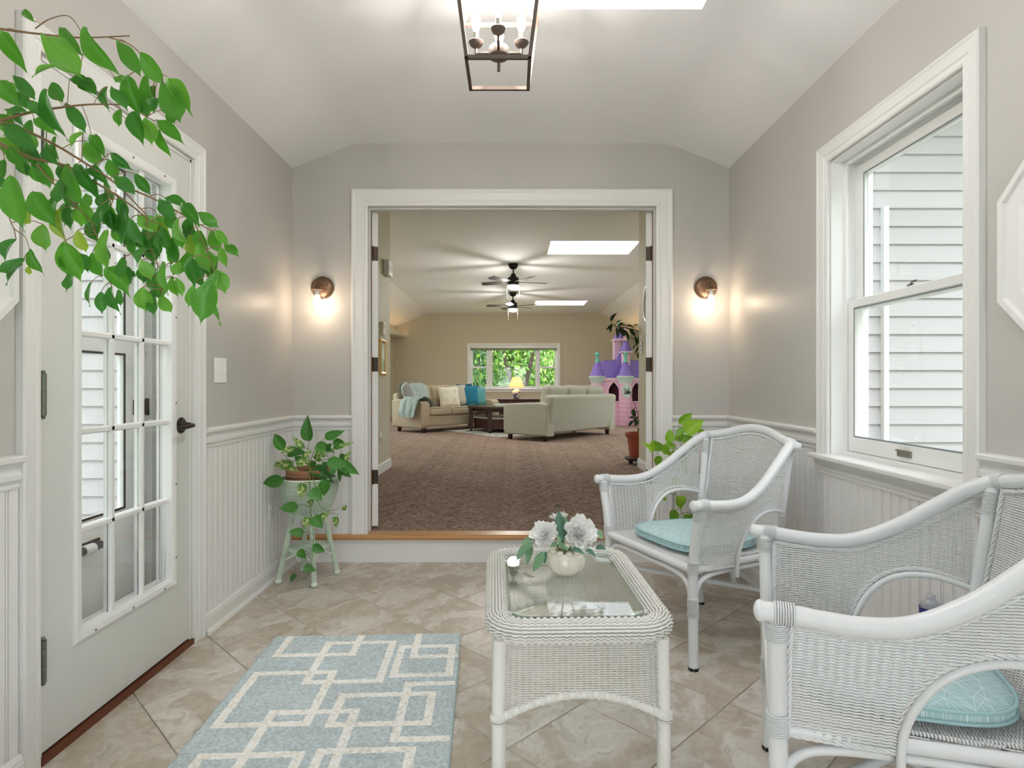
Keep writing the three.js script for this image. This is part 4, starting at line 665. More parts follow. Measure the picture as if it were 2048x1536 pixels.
// ------------------------------------------------------------------ wicker coffee table
{
  const g = thing('wicker_table', 'white wicker coffee table with inset glass top in the middle of the floor', 'table', [0.181, 0, -1.985], 0.03);
  const hx = 0.232, hz = 0.352, rc = 0.075;
  const loop = (hx, hz, rc) => { const pts = []; for (const [cx, cz, a0] of [[hx - rc, hz - rc, 0], [-hx + rc, hz - rc, PI / 2], [-hx + rc, -hz + rc, PI], [hx - rc, -hz + rc, 3 * PI / 2]]) for (let k = 0; k <= 10; k++) { const a = a0 + k / 10 * PI / 2; pts.push([cx + rc * Math.cos(a), cz + rc * Math.sin(a), Math.cos(a), Math.sin(a)]); } pts.push(pts[0]); const L = [0]; for (let i = 1; i < pts.length; i++) L.push(L[i - 1] + Math.hypot(pts[i][0] - pts[i - 1][0], pts[i][1] - pts[i - 1][1])); return { len: L[L.length - 1], at: (s) => { s = ((s % L[L.length - 1]) + L[L.length - 1]) % L[L.length - 1]; let i = 0; while (i < L.length - 2 && L[i + 1] < s) i++; const t = (s - L[i]) / Math.max(1e-9, L[i + 1] - L[i]), a = pts[i], b = pts[i + 1]; const n = Math.hypot(a[2] + (b[2] - a[2]) * t, a[3] + (b[3] - a[3]) * t); return [a[0] + (b[0] - a[0]) * t, a[1] + (b[1] - a[1]) * t, (a[2] + (b[2] - a[2]) * t) / n, (a[3] + (b[3] - a[3]) * t) / n]; } }; };
  const L1 = loop(hx, hz, rc);
  const n2 = (len, p) => len / Math.max(2, 2 * Math.round(len / p / 2));
  const archB = (x, z) => (Math.abs(z) > hz - 0.045 ? 0.258 - 0.075 * (Math.abs(x) / (hx - 0.02)) ** 2 : 0.262 - 0.08 * (Math.abs(z) / (hz - 0.02)) ** 2);
  put('skirt_weave', weave({ S: (s, y) => { const [x, z, nx, nz] = L1.at(s), f = (0.41 - y) * 0.06; return [V(x + nx * f, y, z + nz * f), V(nx, 0, nz)]; }, s0: 0, s1: L1.len, y0: 0.18, y1: 0.42, pitch: n2(L1.len, 0.0165), row: 0.0062, r: 0.0028, inside: (s, y) => { const [x, z] = L1.at(s); return y > archB(x, z) + 0.01; } }), M.tableWicker, g);
  // rolled rim
  const R = 0.03, rim = loop(hx - 0.004, hz - 0.004, rc - 0.004);
  put('rim_weave', weave({ S: (s, t) => { const [x, z, nx, nz] = rim.at(s), a = t / R; const o = Math.cos(a) * R, h = Math.sin(a) * R; return [V(x + nx * (o + 0.004), 0.428 + h, z + nz * (o + 0.004)), V(nx * Math.cos(a), Math.sin(a), nz * Math.cos(a))]; }, s0: 0, s1: rim.len, y0: -0.9 * R, y1: 2.75 * R, pitch: n2(rim.len, 0.0185), row: 0.0092, r: 0.0048, amp: 0.0036, thin: 0.72, sub: 3, up: true }), M.tableWicker, g);
  { const p = []; for (let k = 0; k <= 80; k++) { const [x, z] = rim.at(k / 80 * rim.len); p.push([x, 0.428, z]); } put('rim_core', tube(p, 0.024, { n: 160, sides: 10, caps: false }), M.tableWicker, g); }
  for (const [sx, sz] of [[-1, -1], [1, -1], [-1, 1], [1, 1]]) {
    const X = sx * (hx - 0.004), Z = sz * (hz - 0.012), b = [];
    const leg = put('leg', [tube([[X, 0.0, Z], [X, 0.2, Z], [X - sx * 0.004, 0.4, Z - sz * 0.004]], (t) => 0.0185 - 0.001 * (1 - t), { n: 12, sides: 12 })], M.tableWicker, g);
    b.push(...binding(V(X, 0.012, Z), V(X - sx * 0.004, 0.4, Z - sz * 0.004), 0.0172, 0.0028)); put('leg_wrap', b, M.tableWicker, g);
    put('corner_knot', [ball(0.024, X, 0.192, Z, 1, 0.7, 1), ...binding(V(X, 0.178, Z), V(X, 0.2, Z), 0.0215, 0.003)], M.tableWicker, g);
  }
  for (const s of [-1, 1]) {
    const p = [], q = [], w = []; for (let k = 0; k <= 24; k++) { const x = -hx + 0.004 + k / 24 * (2 * hx - 0.008); p.push(V(x, 0.258 - 0.068 * Math.abs(x / hx) ** 2, s * (hz + 0.0 + 0.003))); }
    for (let k = 0; k <= 32; k++) { const z = -hz + 0.012 + k / 32 * (2 * hz - 0.024); q.push(V(s * (hx + 0.002), 0.262 - 0.072 * Math.abs(z / hz) ** 2, z)); }
    put('arch_rail', [tube(p, 0.012, { n: 48, sides: 10 })], M.tableWicker, g); put('arch_rail', [tube(q, 0.012, { n: 60, sides: 10 })], M.tableWicker, g);
    for (const c of [p, q]) { const C = new THREE.CatmullRomCurve3(c); const n = Math.round(C.getLength() / 0.0062); for (let k = 0; k <= n; k++) if (k % 5 !== 4) w.push(ringAt(C.getPointAt(k / n), C.getTangentAt(k / n), 0.0115, 0.003, 10, 4)); }
    put('arch_wrap', w, M.tableWicker, g);
  }
  const gl = loop(hx - 0.04, hz - 0.04, 0.045), gs = []; for (let k = 0; k < 60; k++) { const [x, z] = gl.at(k / 60 * gl.len); gs.push([x, -z]); }
  for (const [sx, sz] of [[-1, 1], [1, 1], [-1, -1], [1, -1]]) put('glass_rest', [tube([[sx * (hx - 0.02), 0.44, sz * (hz - 0.1)], [sx * (hx - 0.06), 0.437, sz * (hz - 0.09)], [sx * (hx - 0.085), 0.437, sz * (hz - 0.06)], [sx * (hx - 0.09), 0.44, sz * (hz - 0.02)]], 0.008)], M.tableWicker, g);
  put('glass_top', ext(gs, [], 0.006, BY(0.447)), M.tableGlass, g); put('glass_edge', frameSweep(gs, true, [[0, 0.0], [0.0015, 0.001], [0.0015, 0.005], [0, 0.006]], BY(0.447)), std('#a9bdb8', 0.2), g);
}

// ------------------------------------------------------------------ peony arrangement on the glass
const TY = 0.4535;
{
  const cx = 0.184, cz = -2.055;
  const b = thing('flower_bowl', 'cream ribbed ceramic bowl holding white peonies on the glass table', 'bowl', [cx, TY, cz]);
  const N = 72, prof = [[0.03, 0], [0.045, 0.004], [0.06, 0.018], [0.069, 0.038], [0.068, 0.056], [0.058, 0.07], [0.047, 0.076], [0.044, 0.074], [0.052, 0.062], [0.06, 0.04], [0.04, 0.012], [0, 0.01]];
  const gg = new THREE.LatheGeometry(prof.map((p) => new THREE.Vector2(...p)), N); { const p = gg.attributes.position; for (let i = 0; i < p.count; i++) { const x = p.getX(i), z = p.getZ(i), a = Math.atan2(z, x), y = p.getY(i), k = 1 - 0.075 * Math.pow(Math.abs(Math.cos(a * 4.5)), 6) * Math.sin(Math.min(1, y / 0.07) * PI); p.setX(i, x * k); p.setZ(i, z * k); } gg.computeVertexNormals(); }
  put('body', gg, phy('#efe9da', 0.14, { clearcoat: 0.6 }), b);
  put('scalloped_rim', Array.from({ length: 9 }, (_, k) => { const a = k / 9 * 2 * PI; return ball(0.013, Math.cos(a) * 0.046, 0.076, Math.sin(a) * 0.046, 1, 0.7, 1, 10, 8); }), phy('#efe9da', 0.14, { clearcoat: 0.6 }), b);
  const petalW = (t) => 0.95 * Math.pow(Math.sin(Math.min(1, t * 0.9 + 0.1) * PI * 0.86), 0.75) * (1 + 0.05 * Math.sin(t * 40));
  const petals = [leafGeo(petalW, { fold: 0.28, droop: -0.35, wave: 0.05, n: 7 }), leafGeo(petalW, { fold: 0.2, droop: -0.15, wave: 0.07, n: 7, cup: 0.3 }), leafGeo(petalW, { fold: 0.35, droop: -0.55, wave: 0.06, n: 7 })];
  const pm = [phy('#ffffff', 0.9, { transmission: 0.2, thickness: 0, side: THREE.DoubleSide }), phy('#fcfbf6', 0.9, { transmission: 0.2, thickness: 0, side: THREE.DoubleSide })];
  const sage = [phy('#6f9472', 0.6, { map: T.leaf, side: THREE.DoubleSide }), phy('#567e6b', 0.6, { map: T.leaf, side: THREE.DoubleSide }), phy('#86a886', 0.6, { map: T.leaf, side: THREE.DoubleSide })];
  const lw = (t) => 0.95 * Math.pow(Math.sin(Math.min(1, t) * PI), 0.8) * (1.1 - 0.3 * t), lg = leafGeo(lw, { fold: 0.15, droop: 0.15 });
  const px = (x, y, d) => V((x - 1024) / 1200 * d, 1.1 - (y - 768) / 1200 * d, -d);
  const cr = (x, y, d) => px(1020 + x * 0.10417, 1010 + y * 0.10417, d);
  function peony(label, c, dir, R, n, stem, leaves) {
    const f = thing('peony_flower', label, 'flower', c.toArray(), 0, 'white peonies in the cream bowl');
    const Q = new THREE.Quaternion().setFromUnitVectors(V(0, 1, 0), dir.clone().normalize());
    for (let i = 0; i < n; i++) {
      const t = i / n, a = i * 2.39996 + rr(-0.2, 0.2), tilt = 0.55 + 1.15 * Math.pow(t, 0.6) + rr(-0.12, 0.12), L = R * (0.34 + 0.7 * t) * rr(0.9, 1.08), w = L * rr(0.62, 0.85);
      const d = V(Math.sin(tilt) * Math.cos(a), Math.cos(tilt), Math.sin(tilt) * Math.sin(a)).applyQuaternion(Q), fc = V(-Math.cos(tilt) * Math.cos(a), Math.sin(tilt), -Math.cos(tilt) * Math.sin(a)).applyQuaternion(Q);
      const base = d.clone().multiplyScalar(R * 0.06).addScaledVector(dir.clone().normalize(), -R * 0.2 * t); leafAt(petals[i % 3], pm[i % 2], base, base.clone().addScaledVector(d, L), w, fc, f, 'petal');
    }
    put('stem', tube([V(0, 0, 0), stem.clone().sub(c).multiplyScalar(0.5).add(V(0, 0.01, 0)), stem.clone().sub(c)], 0.003, { sides: 6 }), M.vine, f);
    for (const [p, q, w, m] of leaves) leafAt(lg, sage[m], cr(...p).sub(c), cr(...q).sub(c), w, V(rr(-0.3, 0.3), 0.75, 0.6), f);
  }
  const st = V(cx, TY + 0.05, cz);
  peony('white peony on the left of the bowl, turned left', cr(660, 560, 2.03), V(-0.35, 0.55, 0.75), 0.045, 64, st, [[[470, 640, 2.03], [200, 730, 2.0], 0.02, 2], [[440, 720, 2.0], [110, 1030, 1.95], 0.034, 0], [[440, 800, 1.99], [310, 1120, 1.94], 0.026, 0], [[640, 900, 1.98], [455, 1260, 1.93], 0.034, 0], [[680, 900, 1.99], [660, 1110, 1.96], 0.02, 1]]);
  peony('largest white peony, on the right of the bowl', cr(1330, 540, 2.03), V(0.25, 0.5, 0.8), 0.056, 84, st, [[[1620, 480, 2.05], [1800, 640, 2.04], 0.03, 2], [[1640, 820, 2.02], [1830, 830, 1.99], 0.024, 1], [[1450, 850, 1.99], [1640, 970, 1.95], 0.018, 1], [[1150, 840, 1.99], [1420, 910, 1.96], 0.022, 1], [[900, 760, 2.0], [1120, 850, 1.96], 0.02, 0], [[900, 730, 2.0], [780, 800, 1.98], 0.02, 0]]);
  peony('white peony bud tucked behind the tall dark leaf', cr(940, 250, 2.09), V(-0.05, 0.9, -0.3), 0.034, 34, st, [[[980, 720, 2.02], [930, 90, 2.05], 0.036, 1], [[990, 740, 2.02], [1010, 200, 2.06], 0.03, 1], [[1010, 700, 2.02], [1080, 180, 2.08], 0.028, 2], [[930, 700, 2.01], [1110, 560, 2.02], 0.02, 1], [[960, 760, 2.0], [900, 560, 2.0], 0.016, 2]]);
}
// ------------------------------------------------------------------ leafy plants; leaves are set out by hand
const at = (x, y, d) => V((x - 1024) / 1200 * d, 1.1 - (y - 768) / 1200 * d, -d);
const ovate = (t) => Math.pow(Math.sin(Math.pow(t, 0.9) * PI), 0.95) * (1 - 0.75 * sm(0.72, 0.9, t) * (1 - 0.0)) ;
const heart = (t) => Math.pow(Math.sin(Math.pow(t, 0.6) * PI), 0.82) * (1 - 0.35 * sm(0.75, 0.95, t));
const ficusGeos = [leafGeo(ovate, { n: 12, fold: 0.12, droop: 0.1, wave: 0.03 }), leafGeo(ovate, { n: 12, fold: 0.25, droop: 0.22, wave: 0.04 }), leafGeo(ovate, { n: 12, fold: 0.05, droop: -0.1, wave: 0.05 })];
const heartGeos = [leafGeo(heart, { n: 12, fold: 0.15, droop: 0.12 }), leafGeo(heart, { n: 12, fold: 0.28, droop: 0.22 }), leafGeo(heart, { n: 12, fold: 0.08, droop: -0.05 })];
const slimGeos = [leafGeo((t) => Math.sin(Math.pow(t, 0.85) * PI) ** 0.8, { fold: 0.2, droop: 0.15 })];
function plant(g, O, K, dep, leaves, geos, pick, twigs, twigMat, twigR, petiole = 150, jitter = 0.05, wide = 1.16) {
  const org = g.position, poly = [];
  for (const [pts, r, dd] of twigs) { const w = pts.map(([x, y, d]) => at(O[0] + x * K, O[1] + y * K, dep + (d || 0) + (dd || 0)).sub(org)); put('stem', [tube(w, (t) => r * (wide < 1 ? 0.72 : 1) * (1 - 0.55 * t), { sides: 6 })], twigMat, g); const C = new THREE.CatmullRomCurve3(w, false, 'centripetal'); for (let k = 0; k <= 30; k++) poly.push(C.getPoint(k / 30)); }
  leaves.forEach(([x0, y0, x1, y1, w, m, dd], i) => {
    const d0 = dep + (dd || 0) + rr(-jitter, jitter), d1 = d0 + rr(-0.02, 0.02), b = at(O[0] + x0 * K, O[1] + y0 * K, d0).sub(org), t0 = at(O[0] + x1 * K, O[1] + y1 * K, d1).sub(org), t = t0.clone().sub(b).multiplyScalar(1.06).add(b);
    leafAt(geos[i % geos.length], pick(m, i), b, t, w * K / 1200 * d0 * wide, V(rr(-0.5, 0.5), rr(0.1, 0.8), 1), g);
    let best = null, bd = 1e9; for (const p of poly) { const e = p.distanceTo(b); if (e < bd) { bd = e; best = p; } }
    if (best && bd < petiole * K / 1200 * dep && bd > 0.004) put('petiole', tube([best, best.clone().lerp(b, 0.6).add(V(0, bd * 0.12, 0)), b], twigR, { sides: 4, n: 5, caps: false }), twigMat, g);
  });
}
{ // weeping fig
  const g = thing('ficus_tree', 'weeping fig with bright green leaves reaching in from the upper left', 'plant', [-1.02, 0, -0.98]);
  put('planter', [lathe([[0, 0], [0.13, 0], [0.15, 0.02], [0.19, 0.3], [0.2, 0.31], [0.2, 0.33], [0.18, 0.33], [0.165, 0.28], [0, 0.28]], 32)], std('#d8d3c8', 0.5), g); put('soil', cyl(0.166, 0.02, 0, 0.285, 0, 'y', 24), M.soil, g);
  put('trunk', [tube([[0, 0.25, 0], [0.03, 0.7, -0.02], [-0.02, 1.1, 0.02], [-0.1, 1.5, -0.1], [-0.13, 1.9, -0.2]], (t) => 0.02 - 0.011 * t), tube([[0, 0.3, 0.01], [-0.03, 0.7, 0.02], [0.03, 1.1, -0.02], [-0.08, 1.45, -0.14], [-0.15, 1.66, -0.24]], (t) => 0.014 - 0.007 * t), tube([[0.01, 0.3, 0], [0.03, 0.8, 0.02], [-0.1, 1.3, -0.05], [-0.17, 1.55, -0.26]], (t) => 0.013 - 0.006 * t)], M.bark, g);
  const F = [[152, 95, 88, 38, 35], [10, 135, 98, 300, 70], [190, 150, 375, 355, 125, 0, -0.08], [265, 120, 350, 240, 70], [375, 118, 490, 320, 88, 0, -0.05], [515, 175, 625, 345, 72], [620, 228, 715, 375, 78], [735, 340, 835, 485, 72], [715, 360, 800, 545, 112], [640, 330, 655, 480, 72], [565, 330, 600, 500, 78], [500, 335, 565, 375, 45], [245, 290, 135, 325, 50], [470, 380, 460, 480, 50, 2], [490, 380, 560, 490, 62, 2], [530, 480, 515, 555, 60], [590, 490, 615, 620, 72, 2], [640, 515, 668, 640, 72], [690, 525, 800, 622, 60], [700, 570, 735, 680, 45], [730, 490, 770, 540, 60], [345, 345, 420, 410, 70, 2], [305, 345, 425, 395, 55, 2], [60, 330, 165, 445, 60, 4], [230, 360, 270, 450, 80, 2], [200, 390, 260, 600, 60, 4], [290, 450, 380, 590, 60, 4], [365, 580, 300, 640, 55], [400, 590, 455, 680, 50], [380, 620, 430, 740, 72], [480, 700, 510, 790, 55], [490, 670, 570, 745, 45, 4], [500, 770, 600, 860, 62, 4], [590, 760, 660, 855, 50, 2], [0, 350, 70, 460, 80], [20, 480, 130, 500, 60, 2], [20, 540, 150, 665, 80, 4], [0, 600, 100, 740, 70], [170, 700, 225, 830, 72], [50, 770, 85, 995, 112, 0, -0.1], [150, 840, 225, 985, 98, 0, -0.06], [120, 915, 115, 985, 62, 9], [190, 985, 190, 1100, 112], [270, 915, 260, 1060, 62, 9], [265, 790, 255, 900, 62, 4], [290, 730, 345, 900, 88], [340, 720, 420, 860, 62, 4], [370, 890, 360, 1000, 88], [340, 1010, 375, 1110, 60, 9], [280, 1060, 345, 1230, 104, 0, -0.06], [310, 1190, 298, 1280, 52, 4], [260, 1125, 285, 1185, 40, 2], [70, 1050, 0, 1140, 60, 4], [105, 1135, 0, 1200, 55, 4], [95, 1160, 15, 1240, 45, 4], [135, 1095, 175, 1200, 52], [125, 1170, 130, 1205, 30, 9], [470, 1010, 455, 1185, 104, 0, -0.06], [480, 880, 475, 1000, 82, 4], [540, 880, 550, 1060, 75, 4], [405, 1110, 440, 1215, 66], [470, 1170, 560, 1280, 82], [540, 1130, 530, 1230, 60, 2], [445, 1280, 445, 1375, 50, 4], [490, 1260, 505, 1365, 55, 4], [520, 1270, 535, 1345, 42, 4], [400, 1240, 382, 1340, 40, 4], [625, 1260, 640, 1370, 78, 3], [660, 1280, 680, 1390, 50, 4], [720, 1150, 725, 1290, 56], [705, 1295, 750, 1375, 56, 3], [620, 1140, 665, 1230, 60, 3], [775, 1220, 800, 1300, 45], [760, 1215, 770, 1300, 40, 3], [790, 1150, 760, 1210, 45, 3], [605, 945, 690, 1020, 82, 3], [735, 955, 740, 1080, 76, 9], [700, 870, 765, 975, 60, 4], [720, 865, 830, 910, 50, 2], [800, 890, 870, 985, 60, 2], [870, 930, 960, 1000, 56], [930, 1010, 960, 1110, 60], [945, 1010, 1000, 1075, 40], [985, 1070, 1050, 1128, 46], [970, 1085, 990, 1170, 42, 3], [870, 1010, 900, 1100, 62], [835, 1030, 860, 1130, 70, 9], [870, 1060, 915, 1200, 62, 3], [840, 1130, 850, 1250, 60, 4], [850, 1250, 830, 1350, 46], [930, 1230, 875, 1415, 112, 0, -0.08], [965, 1190, 925, 1400, 92], [950, 1180, 990, 1290, 72], [570, 960, 620, 1080, 62, 4], [650, 1090, 590, 1150, 50, 2], [700, 1020, 690, 1100, 50, 4], [760, 1040, 770, 1160, 62, 2], [780, 960, 810, 1080, 62], [440, 900, 430, 1000, 62, 4], [430, 760, 420, 880, 62, 4], [380, 740, 470, 800, 52, 4], [330, 920, 290, 990, 62, 2], [20, 700, 0, 790, 50, 2], [45, 640, 95, 735, 60], [0, 770, 25, 830, 42, 4], [240, 640, 215, 690, 36], [150, 520, 240, 585, 52], [120, 440, 190, 510, 52, 2], [0, 500, 60, 560, 60], [680, 430, 670, 480, 50, 4], [915, 1100, 940, 1180, 46, 3], [640, 1230, 690, 1275, 45, 2], [560, 1170, 590, 1220, 46, 4], [520, 860, 560, 960, 60, 2, 0.1], [390, 960, 420, 1060, 60, 4, 0.1], [610, 1020, 650, 1110, 55, 2, 0.1], [690, 950, 720, 1040, 55, 2, 0.1], [820, 980, 850, 1070, 55, 4, 0.1], [250, 860, 230, 960, 60, 2, 0.1], [110, 640, 140, 720, 55, 2, 0.1], [80, 400, 120, 480, 55, 2, 0.1], [200, 450, 190, 540, 50, 4, 0.1], [440, 1080, 480, 1160, 60, 2, 0.1], [590, 1190, 560, 1250, 45, 4, 0.1], [320, 830, 330, 920, 55, 4, 0.1], [460, 800, 500, 880, 55, 2, 0.1], [350, 1110, 385, 1190, 55, 4, 0.1], [690, 1180, 650, 1240, 42, 2, 0.1]];
  for (let k = 0; k < 64; k++) { const A = [[60, 420], [150, 560], [120, 690], [260, 780], [330, 880], [450, 900], [520, 960], [600, 1000], [700, 1000], [800, 1010], [860, 1080], [640, 420], [740, 940], [900, 1130], [660, 1140], [200, 640]][k % 16], x = A[0] + rr(-55, 55), y = A[1] + rr(-70, 70); F.push([x, y, x + rr(-35, 50), y + rr(70, 115), rr(48, 66), [1, 2, 4][k % 3], rr(0.03, 0.14)]); }
  plant(g, [0, 0], 0.4557, 1.24, F, ficusGeos, (m, i) => (m === 9 ? M.leafYellow : m ? M.leafs[m] : M.leafs[[0, 1, 3, 0, 1][i % 5]]), [[[[-60, 120], [60, 135], [180, 150], [350, 165], [570, 157]], 0.0042], [[[155, 125], [215, 85], [300, 70], [350, 130], [375, 200]], 0.002], [[[-60, 545], [150, 490], [280, 470], [400, 458], [570, 460]], 0.0045], [[[-40, 520], [100, 568], [250, 640], [380, 720], [500, 800], [640, 940]], 0.0045], [[[-60, 600], [130, 690], [280, 725], [400, 790], [560, 890], [660, 970]], 0.0045], [[[160, 720], [250, 820], [400, 970]], 0.003], [[[500, 800], [690, 880], [850, 970], [940, 1020]], 0.003], [[[480, 165], [560, 190], [610, 230], [650, 300], [690, 340]], 0.002], [[[-30, 830], [20, 900], [60, 1000], [110, 1040], [130, 1100]], 0.002], [[[570, 460], [640, 510], [700, 540]], 0.0018], [[[400, 970], [440, 1080], [480, 1240]], 0.0018], [[[640, 940], [660, 1080], [700, 1180], [720, 1290]], 0.0018], [[[850, 970], [900, 1080], [940, 1200]], 0.002]], std('#9a7a5a', 0.8), 0.0009, 150, 0.05, 0.98);
  // boughs that join the twigs to the trunk, outside the frame
  put('bough', [tube([at(-28, 55, 1.24).sub(g.position), V(-0.06, 1.9, -0.22), V(-0.12, 1.86, -0.18)], 0.006), tube([at(-28, 248, 1.24).sub(g.position), V(-0.1, 1.66, -0.26), V(-0.13, 1.62, -0.2)], 0.007), tube([at(-28, 272, 1.24).sub(g.position), V(-0.12, 1.6, -0.26), V(-0.13, 1.55, -0.2)], 0.007), tube([at(-14, 380, 1.24).sub(g.position), V(-0.12, 1.5, -0.24), V(-0.1, 1.45, -0.14)], 0.005)], M.bark, g);
}
// mint wicker plant stand
function plantStand(x, z, label, mat) {
  const g = thing('wicker_plant_stand', label, 'plant stand', [x, 0, z], 0.12, 'wicker plant stands');
  const bowl = (y) => { const t = (y - 0.37) / 0.2; return 0.075 + 0.092 * Math.pow(Math.sin(Math.min(1, 0.12 + t * 0.8) * PI / 2), 0.8) - 0.012 * Math.max(0, t - 0.75) * 4; };
  const S = (s, y) => { const a = s, r = bowl(y); return [V(Math.cos(a) * r, y, Math.sin(a) * r), V(Math.cos(a), -0.2, Math.sin(a)).normalize()]; };
  put('basket_bowl', weave({ S, s0: 0, s1: 2 * PI, y0: 0.372, y1: 0.57, pitch: 2 * PI / 36, row: 0.0072, r: 0.0034, amp: 0.0045, thin: 0.55, up: true }), mat, g);
  put('bowl_rim', [ringAt(V(0, 0.572, 0), V(0, 1, 0), bowl(0.57), 0.007, 40, 6), ringAt(V(0, 0.372, 0), V(0, 1, 0), bowl(0.372), 0.008, 30, 6)], mat, g);
  put('bowl_liner', lathe([[0, 0.38], [0.065, 0.38], [0.12, 0.42], [0.15, 0.5], [0.155, 0.56], [0.15, 0.56], [0.145, 0.5], [0.115, 0.425], [0, 0.39]], 24), mat, g);
  put('shelf', [cyl(0.105, 0.012, 0, 0.178, 0, 'y', 28), ...[0.02, 0.035, 0.05, 0.065, 0.08, 0.095, 0.107].map((r) => ringAt(V(0, 0.185, 0), V(0, 1, 0), r, 0.0055, 26, 5))], mat, g);
  for (let k = 0; k < 4; k++) { const a = k * PI / 2 + 1.18, c = Math.cos(a), s = Math.sin(a); const A = V(c * 0.16, 0.012, s * 0.16), B = V(c * 0.082, 0.38, s * 0.082); put('leg', [tube([A, B], 0.0115, { n: 4 })], mat, g); put('leg_wrap', [...binding(A.clone().lerp(B, 0.05), A.clone().lerp(B, 0.97), 0.0115, 0.0032)], mat, g); put('foot', ball(0.019, A.x, 0.014, A.z, 1, 0.75, 1), mat, g); put('brace', [tube([A.clone().lerp(B, 0.28), V(c * 0.06, 0.17, s * 0.06)], 0.005), tube([A.clone().lerp(B, 0.3), V(Math.cos(a + PI / 4) * 0.075, 0.172, Math.sin(a + PI / 4) * 0.075)], 0.005), tube([A.clone().lerp(B, 0.3), V(Math.cos(a - PI / 4) * 0.075, 0.172, Math.sin(a - PI / 4) * 0.075)], 0.005), tube([A.clone().lerp(B, 0.75), V(Math.cos(a + PI / 4) * 0.075, 0.37, Math.sin(a + PI / 4) * 0.075)], 0.0045), tube([A.clone().lerp(B, 0.75), V(Math.cos(a - PI / 4) * 0.075, 0.37, Math.sin(a - PI / 4) * 0.075)], 0.0045)], mat, g); }
  return g;
}
plantStand(-1.148, -3.385, 'mint green wicker plant stand in the left corner by the step', M.mint);
plantStand(1.13, -3.4, 'white wicker plant stand behind the far armchair', M.wicker);
{
  const g = thing('pothos_plant', 'variegated pothos trailing from a brown basket on the mint stand', 'plant', [-1.148, 0.5, -3.385]);
  put('woven_pot', [lathe([[0, -0.09], [0.085, -0.09], [0.115, 0.08], [0.122, 0.115], [0.118, 0.125], [0.108, 0.118], [0.1, 0.07], [0, 0.06]], 28), ...[0.01, 0.03, 0.05, 0.07, 0.09].map((y) => ringAt(V(0, y, 0), V(0, 1, 0), 0.1055 + y * 0.11, 0.008, 28, 5))], M.basket, g); put('soil', cyl(0.1, 0.015, 0, 0.075, 0), M.soil, g);
  const P = [[445, 260, 430, 55, 88], [235, 335, 160, 195, 82], [405, 320, 315, 225, 52, 9], [330, 320, 215, 350, 52, 9], [270, 370, 415, 345, 82], [580, 230, 738, 178, 66], [500, 300, 650, 340, 82, 1], [650, 265, 760, 290, 62], [650, 320, 815, 272, 46, 9], [320, 450, 145, 455, 72, 9], [270, 490, 365, 505, 52, 9], [340, 430, 460, 430, 72, 9], [430, 490, 440, 580, 52], [470, 500, 645, 582, 98, 1, -0.08], [600, 430, 770, 460, 92, 1, -0.08], [700, 440, 860, 530, 72, 0, -0.05], [690, 470, 790, 555, 62], [640, 490, 650, 540, 52], [240, 575, 60, 612, 92, 0, -0.12], [570, 580, 575, 712, 84, 0, -0.14], [395, 610, 390, 730, 74, 9, -0.15], [465, 660, 550, 745, 98, 0, -0.17], [455, 750, 470, 800, 46, 9, -0.15], [355, 800, 210, 820, 78, 0, -0.15], [440, 885, 415, 985, 62, 9, -0.15], [480, 890, 555, 975, 88, 0, -0.16], [535, 905, 625, 860, 62, 9, -0.15], [680, 885, 670, 978, 56, 9, -0.12], [760, 790, 715, 840, 32, 9, -0.12], [405, 1020, 285, 1010, 66, 0, -0.16], [475, 1130, 575, 1175, 68, 0, -0.16], [350, 1175, 425, 1225, 62, 0, -0.16], [405, 1300, 500, 1338, 62, 0, -0.16], [345, 1370, 285, 1430, 48, 1, -0.16], [500, 360, 590, 380, 62, 9], [560, 470, 620, 440, 52, 1], [700, 500, 705, 595, 32], [740, 430, 790, 340, 42, 9], [510, 420, 540, 360, 62, 9], [400, 400, 470, 330, 46, 9], [480, 420, 460, 480, 60, 1], [590, 330, 640, 280, 50, 1], [700, 400, 760, 380, 50], [380, 420, 330, 390, 50, 1]];
  plant(g, [510, 820], 0.2408, 3.36, P, heartGeos, (m, i) => (m === 9 ? M.variegated : M.pothos[(m || 0) + (i % 2)]), [[[[450, 430, 0], [455, 560, -0.12], [455, 700, -0.16], [465, 860, -0.16], [480, 960, -0.16], [485, 1100, -0.16], [470, 1260, -0.16], [430, 1390, -0.16], [360, 1415, -0.16]], 0.0026], [[[450, 430, 0], [500, 640, -0.16], [525, 770, -0.15], [600, 840, -0.13], [690, 870, -0.12]], 0.0022], [[[600, 840, -0.13], [660, 830, -0.12], [745, 780, -0.12]], 0.0018], [[[450, 430], [440, 340], [445, 260]], 0.0022], [[[460, 430], [510, 300], [580, 230]], 0.0022], [[[440, 430], [300, 420], [225, 360]], 0.0022], [[[440, 440, 0], [400, 600, -0.13], [260, 590, -0.12]], 0.0022], [[[460, 430], [600, 410], [720, 400]], 0.0022]], M.vine, 0.0014, 160, 0.03);
}
